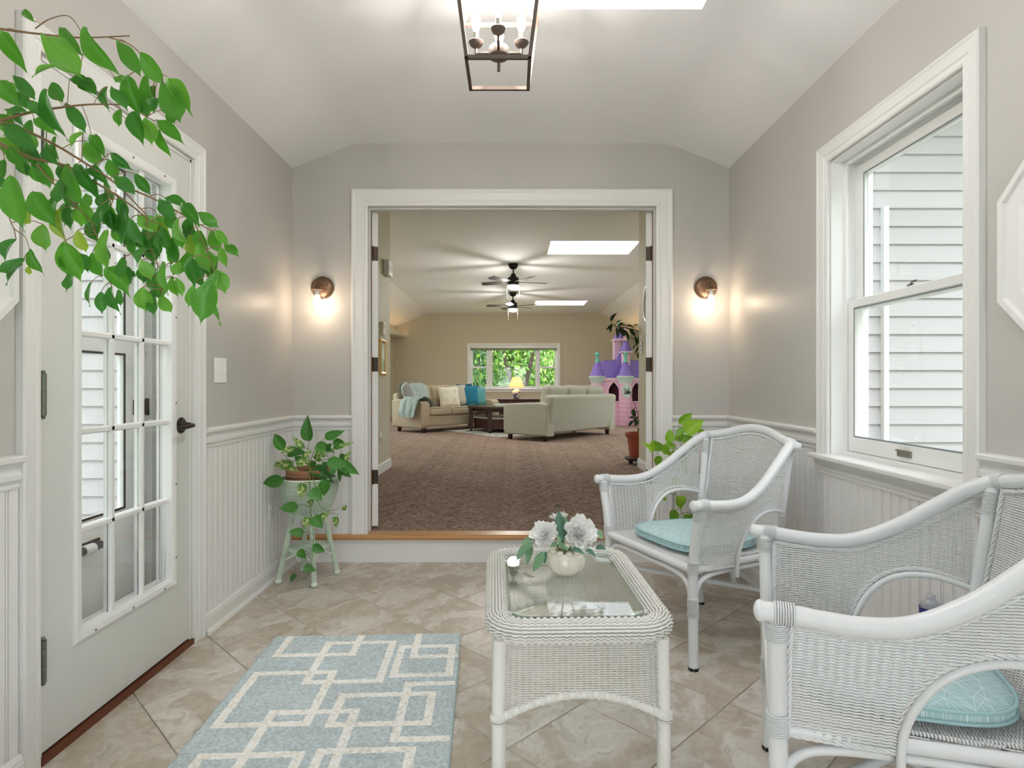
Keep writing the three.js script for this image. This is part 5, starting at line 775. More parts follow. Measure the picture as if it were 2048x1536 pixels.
{
  const g = thing('lime_pothos', 'lime green pothos behind the far armchair in the right corner', 'plant', [1.13, 0.5, -3.4]);
  put('pot', [lathe([[0, -0.09], [0.075, -0.09], [0.1, 0.08], [0.104, 0.1], [0.1, 0.1], [0.092, 0.05], [0, 0.04]], 28)], std('#d9ddd2', 0.4), g); put('soil', cyl(0.092, 0.015, 0, 0.055, 0), M.soil, g);
  const P = [[450, 80, 525, 18, 46], [490, 140, 583, 52, 78], [440, 150, 485, 90, 38], [395, 185, 398, 110, 48], [560, 130, 590, 112, 32], [600, 140, 645, 130, 28], [425, 170, 500, 145, 42], [330, 180, 290, 240, 46], [350, 230, 310, 175, 42], [345, 215, 405, 250, 58], [290, 240, 243, 180, 26], [330, 260, 325, 320, 46], [380, 210, 430, 195, 52], [440, 490, 470, 560, 62, 0, -0.16], [430, 570, 400, 640, 56, 0, -0.16], [480, 595, 500, 665, 62, 0, -0.16], [330, 640, 303, 645, 32, 0, -0.16], [520, 590, 530, 660, 52, 0, -0.16], [350, 490, 378, 512, 26, 0, -0.16], [450, 640, 395, 660, 42, 0, -0.16], [470, 180, 540, 160, 50], [500, 200, 560, 240, 50], [420, 230, 400, 290, 50], [480, 240, 470, 300, 50], [460, 300, 500, 360, 50, 0, -0.1], [430, 380, 420, 450, 50, 0, -0.14]];
  plant(g, [1200, 820], 0.3516, 3.36, P, heartGeos, (m, i) => M.lime[i % 3], [[[[470, 230], [450, 160], [450, 80]], 0.002], [[[470, 230], [480, 190], [490, 140]], 0.0022], [[[470, 240], [400, 200], [300, 230]], 0.0022], [[[470, 240, 0], [440, 380, -0.14], [430, 480, -0.16], [460, 560, -0.16], [450, 640, -0.16], [330, 635, -0.16]], 0.0022], [[[470, 230], [530, 180], [600, 140]], 0.002]], M.vine, 0.0014, 160, 0.03);
}
// bottle on the heater behind the near chair
{
  const b = thing('clear_bottle', 'clear bottle with a cobalt blue label behind the nearest armchair', 'bottle', [1.298, 0.172, -1.86]);
  put('body', lathe([[0, 0], [0.027, 0], [0.03, 0.004], [0.03, 0.225], [0.027, 0.245], [0.016, 0.258], [0.012, 0.262], [0.012, 0.275], [0, 0.275]], 24), phy('#e8ecf4', 0.15, { transmission: 0.6, thickness: 0 }), b);
  put('label', lathe([[0.0302, 0.12], [0.0308, 0.12], [0.0308, 0.236], [0.0302, 0.236]], 24), std('#2b2a86', 0.35), b);
}

// ------------------------------------------------------------------ far room furniture
const linen = (hex) => std(hex, 0.95, { map: rep(T.linen, 12), bumpMap: rep(T.linen, 30), bumpScale: 0.0008 });
M.sofaTan = linen('#dccbb0'); M.sofaGrey = linen('#d6d4c5'); M.darkWood = std('#ffffff', 0.35, { map: rep(T.dark, 1.5) });
// soft block: rounded box that bulges
function soft(w, h, d, r, bulge = 0.02, x = 0, y = 0, z = 0) { const g = new RoundedBoxGeometry(w, h, d, 5, r), p = g.attributes.position; for (let i = 0; i < p.count; i++) { const X = p.getX(i) / w * 2, Y = p.getY(i) / h * 2, Z = p.getZ(i) / d * 2, q = (1 - X * X * 0.9), s = (1 - Z * Z * 0.9), t = (1 - Y * Y * 0.9); p.setXYZ(i, p.getX(i) + Math.sign(X) * bulge * Math.max(0, s * t) * Math.abs(X), p.getY(i) + Math.sign(Y) * bulge * Math.max(0, q * s) * Math.abs(Y), p.getZ(i) + Math.sign(Z) * bulge * Math.max(0, q * t) * Math.abs(Z)); } g.computeVertexNormals(); g.translate(x, y, z); return uvm(g); }
function pillowGeo(w, h, t) { const N = 14, pos = [], idx = []; for (const s of [1, -1]) for (let i = 0; i <= N; i++) for (let j = 0; j <= N; j++) { const u = i / N * 2 - 1, v = j / N * 2 - 1, k = Math.pow(Math.max(0, (1 - u ** 4) * (1 - v ** 4)), 0.55), e = 1 - 0.06 * (u * u * (1 - v * v) * 0 + (1 - Math.abs(u)) * Math.abs(v) ** 3 + (1 - Math.abs(v)) * Math.abs(u) ** 3); pos.push(u * w / 2 * e, v * h / 2 * e, s * t / 2 * k); } const r = N + 1; for (const o of [0, r * r]) for (let i = 0; i < N; i++) for (let j = 0; j < N; j++) { const a = o + i * r + j, b = a + r; o ? idx.push(a, a + 1, b, b, a + 1, b + 1) : idx.push(a, b, a + 1, b, b + 1, a + 1); } const g = new THREE.BufferGeometry(); g.setAttribute('position', new THREE.Float32BufferAttribute(pos, 3)); g.setIndex(idx); g.computeVertexNormals(); return uvm(g); }
function makeSofa(label, pos, turn, mat, welt) {
  const g = thing('sofa', label, 'sofa', pos, turn, 'pair of three seat sofas');
  const L = 2.06, w = mat;
  put('base', [soft(L - 0.04, 0.2, 0.84, 0.03, 0.0, 0, 0.22, 0)], w, g);
  { // raked back
    const b = soft(L - 0.06, 0.62, 0.17, 0.05, 0.005, 0, 0.31, 0); b.rotateX(-0.16); b.translate(0, 0.13, -0.37); put('back_frame', b, w, g);
  }
  for (const s of [-1, 1]) { // arms that slope down to the front
    const a = ext([[-0.44, 0.12], [0.4, 0.12], [0.42, 0.16], [0.42, 0.53], [0.38, 0.57], [-0.3, 0.6], [-0.44, 0.58]], [], 0.15, null, { bevelEnabled: true, bevelThickness: 0.03, bevelSize: 0.03, bevelSegments: 3 }); a.applyMatrix4(new THREE.Matrix4().set(0, 0, 1, 0, 0, 1, 0, 0, 1, 0, 0, 0, 0, 0, 0, 1)); a.translate(s * (L / 2 - 0.075) - 0.075, 0, -0.01); put('arm', uvm(a), w, g);
  }
  for (let k = -1; k <= 1; k++) {
    const cw = (L - 0.36) / 3 - 0.006; put('seat_cushion', soft(cw, 0.15, 0.66, 0.045, 0.015, k * (cw + 0.008), 0.395, 0.11), w, g);
    const c = soft(cw - 0.01, 0.44, 0.17, 0.06, 0.03); c.rotateX(-0.2 + 0.05 * k); c.rotateZ(k * 0.03 + 0.02); c.translate(k * (cw + 0.006), 0.67, -0.25); put('back_cushion', c, w, g);
    put('piping', [tube([[k * (cw + 0.008) - cw / 2 + 0.03, 0.462, 0.432], [k * (cw + 0.008) + cw / 2 - 0.03, 0.462, 0.432]], 0.006), tube([[k * (cw + 0.008) - cw / 2 + 0.03, 0.335, 0.432], [k * (cw + 0.008) + cw / 2 - 0.03, 0.335, 0.432]], 0.006)], welt, g);
  }
  for (const [x, z] of [[-0.95, 0.37], [0.95, 0.37], [-0.95, -0.37], [0.95, -0.37]]) put('foot', [lathe([[0, 0], [0.034, 0], [0.048, 0.12], [0, 0.125]], 4).rotateY(PI / 4).translate(x, 0, z)], std('#3c1f19', 0.45), g);
  return g;
}
const tS1 = Math.atan2(0.743, 0.669), tS2 = Math.atan2(-0.766, -0.643);
makeSofa('tan fabric sofa facing us, with throws and pillows, on the left of the far room', [-1.30, FY, -12.25], tS1, M.sofaTan, linen('#a3927a'));
makeSofa('grey beige sofa seen from behind on the right of the far room', [0.865, FY, -10.6], tS2, M.sofaGrey, linen('#8d8a7a'));
const onSofa = (x, y, z) => { const c = Math.cos(tS1), s = Math.sin(tS1); return V(-1.30 + x * c + z * s, FY + y, -12.25 - x * s + z * c); };
function pillow(name, label, x, y, z, w, h, mat, ry, rx) { const m = put(name, pillowGeo(w, h, 0.16), mat); m.position.copy(onSofa(x, y, z)); m.rotation.order = 'YXZ'; m.rotation.set(rx, tS1 + ry, 0.04); tag(m, label, 'pillow', 'throw pillows on the tan sofa'); }
T.motif = canvasTex(256, 256, (c, w) => { c.fillStyle = '#e8e2d2'; c.fillRect(0, 0, w, w); c.strokeStyle = '#c4bfae'; c.lineWidth = 3; for (let i = 0; i < 9; i++) { const x = 40 + (i % 3) * 80 + (i * 13) % 20, y = 40 + Math.floor(i / 3) * 80; for (let k = 0; k < 6; k++) { c.beginPath(); c.ellipse(x + 14 * Math.cos(k * 1.05), y + 14 * Math.sin(k * 1.05), 11, 6, k * 1.05, 0, 7); c.stroke(); } } });
pillow('throw_pillow', 'cream pillow with a floral print on the tan sofa', -0.02, 0.66, 0.05, 0.46, 0.42, std('#ffffff', 0.9, { map: rep(T.motif, 2) }), -0.25, -0.2);
pillow('throw_pillow', 'plain ivory pillow behind the floral one on the tan sofa', 0.26, 0.69, -0.02, 0.5, 0.44, linen('#ded8c8'), -0.2, -0.25);
pillow('throw_pillow', 'bright blue pillow on the tan sofa', 0.52, 0.68, 0.06, 0.44, 0.42, linen('#2f8fb4'), -0.5, -0.2);
pillow('throw_pillow', 'aqua pillow at the right end of the tan sofa', 0.68, 0.66, 0.12, 0.46, 0.4, linen('#6fbcc0'), -0.35, -0.2);
pillow('throw_pillow', 'dark teal pillow leaning at the back of the tan sofa', 0.62, 0.72, -0.14, 0.46, 0.42, linen('#236683'), 0.0, -0.2);
{ // loose pale cushion at the left end, two folded throws
  const m = put('throw_pillow', pillowGeo(0.52, 0.42, 0.2), linen('#b7b7b4')); m.position.copy(onSofa(-0.9, 0.74, -0.18)); m.rotation.order = 'YXZ'; m.rotation.set(-0.3, tS1 + 0.9, 0.1); tag(m, 'grey pillow above the left arm of the tan sofa', 'pillow', 'throw pillows on the tan sofa');
  const drape = (path, wid, fold) => { const C = new THREE.CatmullRomCurve3(path.map((p) => V(...p))), N = 40, K = 22, pos = [], idx = []; for (const off of [0, -0.018]) for (let i = 0; i <= N; i++) { const t = i / N, c = C.getPoint(t), T1 = C.getTangent(t), n = T1.clone().cross(V(1, 0, 0)).normalize().negate(); for (let k = 0; k <= K; k++) { const u = k / K - 0.5; const wv = fold * Math.sin(u * 17 + t * 4) * (0.4 + 0.6 * t) + fold * 0.5 * Math.sin(u * 31 - t * 7); pos.push(c.x + u * wid * (1 + 0.15 * Math.sin(t * 3)), c.y + n.y * (wv + off) + 0.01 * Math.sin(u * 9), c.z + n.z * (wv + off)); } } const r = K + 1; for (const o of [0, (N + 1) * r]) for (let i = 0; i < N; i++) for (let k = 0; k < K; k++) { const a = o + i * r + k, b = a + r; o ? idx.push(a, b, a + 1, b, b + 1, a + 1) : idx.push(a, a + 1, b, b, a + 1, b + 1); } const g = new THREE.BufferGeometry(); g.setAttribute('position', new THREE.Float32BufferAttribute(pos, 3)); g.setIndex(idx); g.computeVertexNormals(); return uvm(g); };
  const a = put('throw_blanket', drape([[-0.66, 0.55, -0.05], [-0.66, 0.82, -0.14], [-0.66, 0.93, -0.24], [-0.66, 0.89, -0.42], [-0.66, 0.6, -0.52]], 0.42, 0.012), linen('#d0e2dd')); a.position.set(-1.3, FY, -12.25); a.rotation.y = tS1; tag(a, 'pale mint throw draped over the back of the tan sofa', 'throw');
  const dr = drape([[0, 0.5, 0.3], [0, 0.62, 0.18], [0, 0.68, 0.0], [0, 0.63, -0.14], [0, 0.46, -0.2], [0, 0.3, -0.215]], 0.46, 0.016); dr.rotateY(PI / 2); dr.translate(-1.0, 0, 0.18); const b = put('throw_blanket', dr, linen('#c8dcd8')); b.position.set(-1.3, FY, -12.25); b.rotation.y = tS1; tag(b, 'pale mint throw bunched over the left arm of the tan sofa', 'throw');
}
{ // hexagonal coffee table
  const g = thing('coffee_table', 'dark wood hexagonal coffee table with lower drawer box between the sofas', 'table', [-0.11, FY, -11.72], 0.0);
  const a0 = Math.atan2(11.72 - 11.67, -0.817 + 0.11), R = 0.69, ang = (k) => a0 + k * PI / 3, hex = (r) => Array.from({ length: 6 }, (_, k) => [r * Math.cos(-ang(k)), -r * Math.sin(-ang(k))]).map((p) => p);
  const hx = (r) => { const p = Array.from({ length: 6 }, (_, k) => [r * Math.cos(ang(k)), -r * Math.sin(ang(k))]); return p.reverse(); };
  put('table_top', uvm(ext(hx(R + 0.05), [], 0.035, BY(0.46), { bevelEnabled: true, bevelThickness: 0.006, bevelSize: 0.01, bevelSegments: 2 })), M.darkWood, g); put('apron', uvm(ext(hx(R - 0.04), [hx(R - 0.07)], 0.06, BY(0.4))), M.darkWood, g);
  put('shelf', uvm(ext(hx(R - 0.03), [], 0.025, BY(0.27))), std('#b9b4ad', 0.25), g); put('drawer_box', uvm(ext(hx(R - 0.06), [], 0.19, BY(0.08))), M.darkWood, g);
  for (let k = 0; k < 6; k++) { const x = R * Math.cos(ang(k)), z = R * Math.sin(ang(k)); put('leg', uvm(rb(x - 0.04, x + 0.04, 0.05, 0.46, z - 0.04, z + 0.04, 0.006)), M.darkWood, g); put('caster', cyl(0.024, 0.03, x, 0.026, z, 'x', 12), M.rubber, g); }
  { const x = (Math.cos(ang(1)) + Math.cos(ang(2))) / 2 * (R - 0.06), z = (Math.sin(ang(1)) + Math.sin(ang(2))) / 2 * (R - 0.06); const n = V(x, 0, z).normalize(), t = V(-n.z, 0, n.x); put('drawer_pull', tube([V(x, 0.19, z).addScaledVector(n, 0.012).addScaledVector(t, -0.07), V(x, 0.19, z).addScaledVector(n, 0.025), V(x, 0.19, z).addScaledVector(n, 0.012).addScaledVector(t, 0.07)], 0.006), M.silver, g); }
  for (const [k, w, c, l] of [[0, 0.42, '#e6e6e0', 'white magazine at the bottom of the stack on the coffee table'], [1, 0.36, '#c9d4da', 'pale blue magazine on top of the stack on the coffee table']]) { const m = put('magazine', [rb(-w / 2, w / 2, 0, 0.022, -0.14, 0.14, 0.002)], std(c, 0.4)); m.position.set(-0.14 - k * 0.03, FY + 0.501 + k * 0.022, -11.55); m.rotation.y = 0.25 - k * 0.2; tag(m, l, 'magazine', 'magazines on the coffee table'); }
}
{ // patterned rug
  T.rug2 = dataTex(512, (u, v) => { const a = fbm(u * 8, v * 8, 8, 4, 7), b = fbm(u * 24, v * 24, 24, 3, 8); return mix([206, 203, 196], [118, 134, 150], sm(0.5, 0.6, a) * sm(0.42, 0.58, b)); });
  const m = put('patterned_rug', uvm(rb(-0.705, 0.705, 0, 0.012, -1.0, 1.0, 0.004), 0.7), std('#ffffff', 1, { map: T.rug2 })); m.position.set(-0.256, FY, -11.58); m.rotation.y = Math.atan2(0.6, 0.8); tag(m, 'pale blue grey patterned rug under the hexagonal coffee table', 'rug');
}
{ // console and lamp
  const g = thing('console_cabinet', 'low dark wood cabinet under the far window', 'cabinet', [0.2, FY, -14.75]);
  put('top', uvm(rb(-0.62, 0.62, 0.53, 0.56, -0.24, 0.24, 0.006)), M.darkWood, g); put('body', uvm(rb(-0.58, 0.58, 0.04, 0.53, -0.21, 0.21, 0.004)), M.darkWood, g);
  for (let k = -1; k <= 1; k += 2) for (const [a, b] of [[0.38, 0.51], [0.06, 0.36]]) { const d = put('drawer', uvm(rb(k * 0.285 - 0.27, k * 0.285 + 0.27, a, b, 0.205, 0.225, 0.004)), M.darkWood, g); put('knob', ball(0.016, k * 0.285, (a + b) / 2, 0.235), M.silver, d); }
  const l = thing('table_lamp', 'lit table lamp with blue and white vase base on the dark cabinet', 'lamp', [0.108, FY + 0.56, -14.7]);
  T.vase = dataTex(256, (u, v) => mix([226, 218, 206], [92, 88, 120], sm(0.52, 0.62, fbm(u * 10, v * 10, 10, 4, 9))));
  put('foot', lathe([[0, 0], [0.07, 0], [0.075, 0.01], [0.06, 0.02], [0, 0.02]], 24), M.darkWood, l); put('vase', lathe([[0.05, 0.02], [0.06, 0.03], [0.095, 0.11], [0.105, 0.16], [0.09, 0.2], [0.045, 0.225], [0.04, 0.245], [0, 0.245]], 28), std('#ffffff', 0.2, { map: T.vase }), l); put('neck', [cyl(0.012, 0.1, 0, 0.29, 0)], std('#b89b5a', 0.3, { metalness: 0.8 }), l);
  put('shade', lathe([[0.2, 0.27], [0.1, 0.53], [0.098, 0.53], [0.198, 0.27]], 36), phy('#efe0c4', 0.9, { transmission: 0.5, thickness: 0, side: THREE.DoubleSide }), l);
  put('bulb', ball(0.03, 0, 0.38, 0), bulbMat('#ffe0b0', 0.35), l); pointLamp(l, 0, 0.38, 0, '#ffcb86', LAMP.table, 1.5, 'table_lamp_light');
}
// ceiling fans
function fan(x, d, turn, label) {
  const g = thing('ceiling_fan', label, 'ceiling fan', [x, 0, -d], turn, 'black ceiling fans of the far room');
  put('canopy', lathe([[0, 2.915], [0.03, 2.916], [0.06, 2.935], [0.076, 2.97], [0.08, 3.0], [0, 3.0]], 28), M.iron, g); put('downrod', cyl(0.012, 0.09, 0, 2.875, 0), M.iron, g);
  put('motor', lathe([[0, 2.66], [0.09, 2.66], [0.09, 2.77], [0.08, 2.785], [0.05, 2.8], [0.035, 2.84], [0.02, 2.85], [0, 2.85]], 28), M.iron, g);
  put('light_bowl', lathe([[0, 2.595], [0.05, 2.598], [0.085, 2.615], [0.09, 2.66], [0, 2.66]], 28), bulbMat('#fffaf0', 0.7), g); pointLamp(g, 0, 2.63, 0, '#fffaf2', LAMP.fan, 4.5, 'fan_light');
  for (let k = 0; k < 5; k++) { const b = ext([[0.06, -0.035], [0.2, -0.055], [0.5, -0.062], [0.555, -0.04], [0.53, 0.06], [0.2, 0.055], [0.06, 0.035]], [], 0.007, BY(-0.0035)); b.rotateX(0.22); b.rotateY(k * 2 * PI / 5); b.translate(0, 2.715, 0); put('blade', clean(b), std('#35322f', 0.5), g); }
  for (const s of [-1, 1]) put('pull_chain', [cyl(0.003, 0.19, s * 0.1, 2.545, 0.0), cyl(0.008, 0.04, s * 0.1, 2.44, 0), tube([[s * 0.085, 2.65, 0], [s * 0.1, 2.64, 0]], 0.003)], M.silver, g).rotation.y = -turn;
  return g;
}
fan(0.02, 9.5, 0.25, 'nearer black five blade ceiling fan with light');
fan(0.02, 12.45, 0.75, 'farther black five blade ceiling fan with light');
{ // toy castle playhouse
  const X = 2.5, D = 13.55, g = thing('castle_playhouse', 'pink and purple plastic castle playhouse at the right of the far room', 'playhouse', [X, FY, -D]);
  const brick = (w, h, base, line, key) => dataTex(128, (u, v, i, j) => { const row = Math.floor(j / 32), bu = (i + (row % 2) * 32) % 64; return (j % 32 < 3 || bu < 3) ? line : base; });
  T.pinkBrick = brick(0, 0, [236, 186, 214], [206, 146, 184]); T.purpleTile = brick(0, 0, [150, 124, 218], [116, 92, 188]);
  const pink = std('#ffffff', 0.45, { map: rep(T.pinkBrick, 2.2) }), pale = std('#e9c6dc', 0.4), pur = std('#ffffff', 0.4, { map: rep(T.purpleTile, 3) }), violet = std('#8d76d2', 0.4), teal = std('#6fc9b8', 0.4), mintM = std('#c9dcd8', 0.45), dark = std('#4a1f38', 0.8);
  const archW = (cx) => { const o = []; o.push([cx - 0.12, 0.62], [cx + 0.12, 0.62]); for (let k = 0; k <= 8; k++) { const t = k / 8; o.push([cx + 0.12 * (1 - t) , 0.92 + 0.2 * Math.pow(t, 0.7)]); } for (let k = 7; k >= 0; k--) { const t = k / 8; o.push([cx - 0.12 * (1 - t), 0.92 + 0.2 * Math.pow(t, 0.7)]); } return o; };
  const H = 1.2;
  // two front walls that meet at the middle turret, and a side wall
  const wall = (x0, z0, x1, z1, holes) => { const L = Math.hypot(x1 - x0, z1 - z0), w = new THREE.Group(); w.name = 'wall_panel'; w.position.set(x0, 0, z0); w.rotation.y = -Math.atan2(z1 - z0, x1 - x0); g.add(w); put('face', uvm(ext(rect(0, L, 0, H), holes.map((h) => archW(h * L)), 0.05, BZ(-0.025))), pink, w); for (const h of holes) { put('window_frame', frameSweep(archW(h * L), true, [[-0.005, 0], [-0.005, 0.02], [0.03, 0.02], [0.035, 0]], BZ(0.025)), pale, w); put('window_back', bx(h * L - 0.15, h * L + 0.15, 0.58, 1.15, -0.16, -0.15), dark, w); } put('cornice', rb(0, L, H - 0.06, H + 0.02, -0.04, 0.05, 0.01), pale, w); };
  const Ax = -0.57, Az = -0.02, Bx = 0.02, Bz = 0.22, Cx = 0.6, Cz = 0.02; wall(Ax, Az, Bx, Bz, [0.6]); wall(Bx, Bz, Cx, Cz, [0.42]); wall(Ax - 0.02, -0.7, Ax, Az, [0.5]);
  const turret = (x, z, k) => { const t = new THREE.Group(); t.name = 'turret'; t.position.set(x, 0, z); g.add(t); put('shaft', uvm(lathe([[0, 0], [0.14, 0], [0.14, 1.1], [0, 1.1]], 12)), pink, t); put('collar', lathe([[0.14, 1.08], [0.145, 1.12], [0.17, 1.17], [0.175, 1.2], [0.2, 1.23], [0.2, 1.27], [0, 1.27]], 16), mintM, t); put('cone_roof', uvm(lathe([[0.175, 1.27], [0.12, 1.42], [0.07, 1.58], [0.05, 1.62], [0, 1.62]], 12)), pur, t); put('finial', lathe([[0.05, 1.6], [0.045, 1.66], [0.028, 1.74], [0.025, 1.78], [0.05, 1.8], [0.058, 1.83], [0.045, 1.87], [0, 1.89]], 16), teal, t); if (k) { put('shield', ext([[-0.1, 0.8], [0, 0.7], [0.1, 0.8], [0.1, 1.0], [0, 1.08], [-0.1, 1.0]], [], 0.02, BZ(0.13)), mintM, t); put('lattice', [0, 1, 2, 3, 4].flatMap((i) => [tube([[-0.06 + i * 0.03, 0.8, 0.155], [0.06 - 0, 0.8 + (4 - i) * 0.045, 0.155]], 0.005, { sides: 4 }), tube([[0.06 - i * 0.03, 0.8, 0.155], [-0.06, 0.8 + (4 - i) * 0.045, 0.155]], 0.005, { sides: 4 })]), std('#56606a', 0.6), t); } };
  turret(Ax, Az, 0); turret(Bx, Bz, 1); turret(Cx, Cz, 0);
  put('main_roof', uvm(ext([[-0.55, 1.2], [0.6, 1.2], [0.45, 1.68], [-0.4, 1.68]], [], 0.5, BZ(-0.62))), pur, g); put('roof_slope', uvm(ext([[-0.14, 0], [0.05, 0], [-0.1, 0.46], [-0.14, 0.46]], [], 1.05, new THREE.Matrix4().set(0, 0, 1, -0.52, 0, 1, 0, 1.2, -1, 0, 0, -0.1, 0, 0, 0, 1))), pur, g);
  put('gable', uvm(ext([[-0.3, 1.2], [0.34, 1.2], [0.1, 1.92], [-0.06, 1.92]], [], 0.3, BZ(-0.22))), violet, g);
  const up = new THREE.Group(); up.name = 'upper_tower'; up.position.set(0, 0, -0.1); g.add(up);
  put('oriel', [lathe([[0, 1.42], [0.04, 1.44], [0.1, 1.56], [0.11, 1.85], [0, 1.85]], 8, 0.05, 0, 0.22), rb(-0.08, 0.18, 1.86, 1.9, 0.08, 0.36, 0.01)], pale, up); put('oriel_roof', lathe([[0.15, 1.9], [0.1, 2.0], [0.07, 2.1], [0.06, 2.16], [0, 2.16]], 4, 0.05, 0, 0.22), violet, up);
  put('tower', [rb(-0.18, 0.0, 1.7, 2.2, -0.2, 0.0, 0.02), rb(-0.2, 0.14, 2.18, 2.24, -0.22, 0.12, 0.01)], pale, up); put('tower_roof', lathe([[0.13, 2.24], [0.08, 2.36], [0.04, 2.5], [0.015, 2.6], [0, 2.6]], 4, -0.06, 0, -0.06), violet, up); put('spire', lathe([[0.09, 2.24], [0.07, 2.28], [0.05, 2.42], [0.03, 2.56], [0, 2.62]], 10, 0.09, 0, -0.04), pale, up); put('spire_tip', lathe([[0.03, 2.58], [0.02, 2.7], [0, 2.78]], 8, -0.06, 0, -0.06), teal, up);
  for (const c of [up]) c.scale.setScalar(1);
  g.scale.set(1, 0.87, 1);
}
{ // rubber plant
  const g = thing('rubber_plant', 'tall rubber plant in a terracotta pot at the end of the right passage wall', 'plant', [1.475, FY, -6.95]);
  put('saucer', [lathe([[0, 0.045], [0.15, 0.045], [0.17, 0.06], [0.172, 0.075], [0.165, 0.075], [0.15, 0.06], [0, 0.055]], 28), cyl(0.02, 0.045, 0.1, 0.0225, 0, 'x', 10), cyl(0.02, 0.045, -0.1, 0.0225, 0, 'x', 10), cyl(0.02, 0.045, 0, 0.0225, 0.1, 'x', 10)], std('#4a3b34', 0.6), g);
  put('pot', [lathe([[0, 0.075], [0.105, 0.075], [0.112, 0.08], [0.14, 0.3], [0.142, 0.31], [0.16, 0.312], [0.165, 0.36], [0.155, 0.362], [0.148, 0.33], [0, 0.33]], 32)], M.pot, g); put('soil', cyl(0.148, 0.01, 0, 0.332, 0), M.soil, g);
  const P1 = [[785, 230, 880, 58, 66], [800, 275, 705, 380, 46], [815, 290, 765, 430, 46], [880, 335, 915, 530, 82], [940, 330, 1050, 500, 82], [1020, 370, 1130, 590, 62], [915, 305, 1030, 245, 46], [1000, 300, 1075, 290, 26], [1070, 310, 1230, 320, 36], [1140, 365, 1255, 495, 62], [1245, 500, 1290, 690, 52], [1345, 470, 1320, 640, 62], [1265, 665, 1205, 745, 26], [1305, 700, 1250, 840, 36], [1345, 800, 1300, 930, 62], [880, 270, 990, 178, 14], [1220, 290, 1300, 285, 20], [1400, 500, 1380, 640, 60], [1420, 600, 1400, 760, 60], [1400, 760, 1420, 900, 60]];
  plant(g, [1140, 620], 0.1042, 6.85, P1, slimGeos, () => M.darkLeaf, [[[[1500, 1500], [1470, 900], [1450, 600], [1400, 450], [1250, 390], [1050, 340], [920, 325], [790, 265]], 0.01]], std('#4a4030', 0.9), 0.003, 200, 0.06);
  const P2 = [[1720, 325, 1795, 298, 32], [1815, 530, 1840, 640, 56], [1755, 655, 1860, 660, 26], [1820, 690, 1755, 765, 36], [1890, 690, 1840, 760, 42], [1910, 780, 1885, 840, 32], [1900, 600, 1930, 680, 50], [1880, 640, 1830, 720, 40], [1900, 560, 1960, 520, 40]];
  plant(g, [1000, 740], 0.1465, 6.85, P2, slimGeos, () => M.darkLeaf, [[[[1920, 920], [1900, 760], [1880, 600], [1790, 330]], 0.006], [[[1960, 920], [1980, 400], [2000, -100], [1990, -280]], 0.014]], std('#4a4030', 0.9), 0.003, 200, 0.05);
}
// things on the passage walls
const onL = (n, l, c, y, d) => thing(n, l, c, [HL, y, -d]), onR = (n, l, c, y, d) => thing(n, l, c, [HR, y, -d]);
{ const g = onL('door_chime', 'white door chime box high on the left passage wall', 'chime', 2.34, 6.45); put('cover', rb(0, 0.06, -0.08, 0.08, -0.1, 0.1, 0.01), M.plate, g); put('grille', [-0.04, -0.02, 0, 0.02].map((y) => bx(0.06, 0.063, y, y + 0.008, -0.07, 0.07)), M.cream, g); }
{ const g = onL('wall_thermostat', 'cream thermostat on the left passage wall above the gold picture', 'thermostat', 1.675, 6.25); put('cover', rb(0, 0.035, -0.07, 0.07, -0.05, 0.05, 0.006), M.cream, g); put('display', bx(0.035, 0.037, 0.01, 0.05, -0.03, 0.03), std('#8d8566', 0.4), g); }
{ const g = onL('framed_picture', 'small gold framed picture on the left passage wall', 'picture', 1.38, 6.3); put('frame', frameSweep(rect(-0.1, 0.1, -0.15, 0.15), true, [[0, 0], [0, 0.012], [0.02, 0.022], [0.035, 0.02], [0.04, 0]], new THREE.Matrix4().set(0, 0, 1, 0, 0, 1, 0, 0, -1, 0, 0, 0, 0, 0, 0, 1)), std('#b08b4a', 0.35, { metalness: 0.5 }), g); T.pic = dataTex(64, (u, v) => mix([120, 140, 110], [205, 214, 210], sm(0.35, 0.7, v + 0.2 * fbm(u * 4, v * 4, 4, 3, 2)))); put('print', bx(0.002, 0.008, -0.15, 0.15, -0.1, 0.1), std('#ffffff', 0.2, { map: T.pic }), g); }
{ const g = onL('wall_outlet', 'white outlet low on the left passage wall', 'outlet', 0.545, 6.2); put('plate', rb(0, 0.006, -0.058, 0.058, -0.036, 0.036, 0.003), M.plate, g); put('plug', rb(0.006, 0.04, -0.03, 0.01, -0.02, 0.02, 0.006), M.plate, g); }
{ const g = struct('door_5', 'narrow white door with casing in the left passage wall'); put('casing', frameSweep([[4.85, FY], [4.85, 2.21], [5.55, 2.21], [5.55, FY]].reverse(), false, [[0, 0], [0, 0.012], [0.05, 0.016], [0.06, 0]], BX(HL)), M.trim, g); put('slab', bx(HL, HL + 0.006, FY, 2.205, -4.86, -5.54), M.trim, g); for (const y of [0.4, 1.15, 1.95]) put('hinge', [cyl(0.008, 0.09, HL + 0.016, y, -5.55)], std('#b89b5a', 0.3, { metalness: 0.9 }), g); }
{ const g = onR('wall_mirror', 'oval white framed mirror on the right passage wall behind the door', 'mirror', 1.93, 6.2); put('frame', [ringAt(V(-0.015, 0, 0), V(1, 0, 0), 0.13, 0.022, 40, 8)], M.plate, g); put('glass', cyl(0.125, 0.01, -0.008, 0, 0, 'x', 40), std('#ffffff', 0.02, { metalness: 1 }), g); g.scale.set(1, 1.35, 1); }
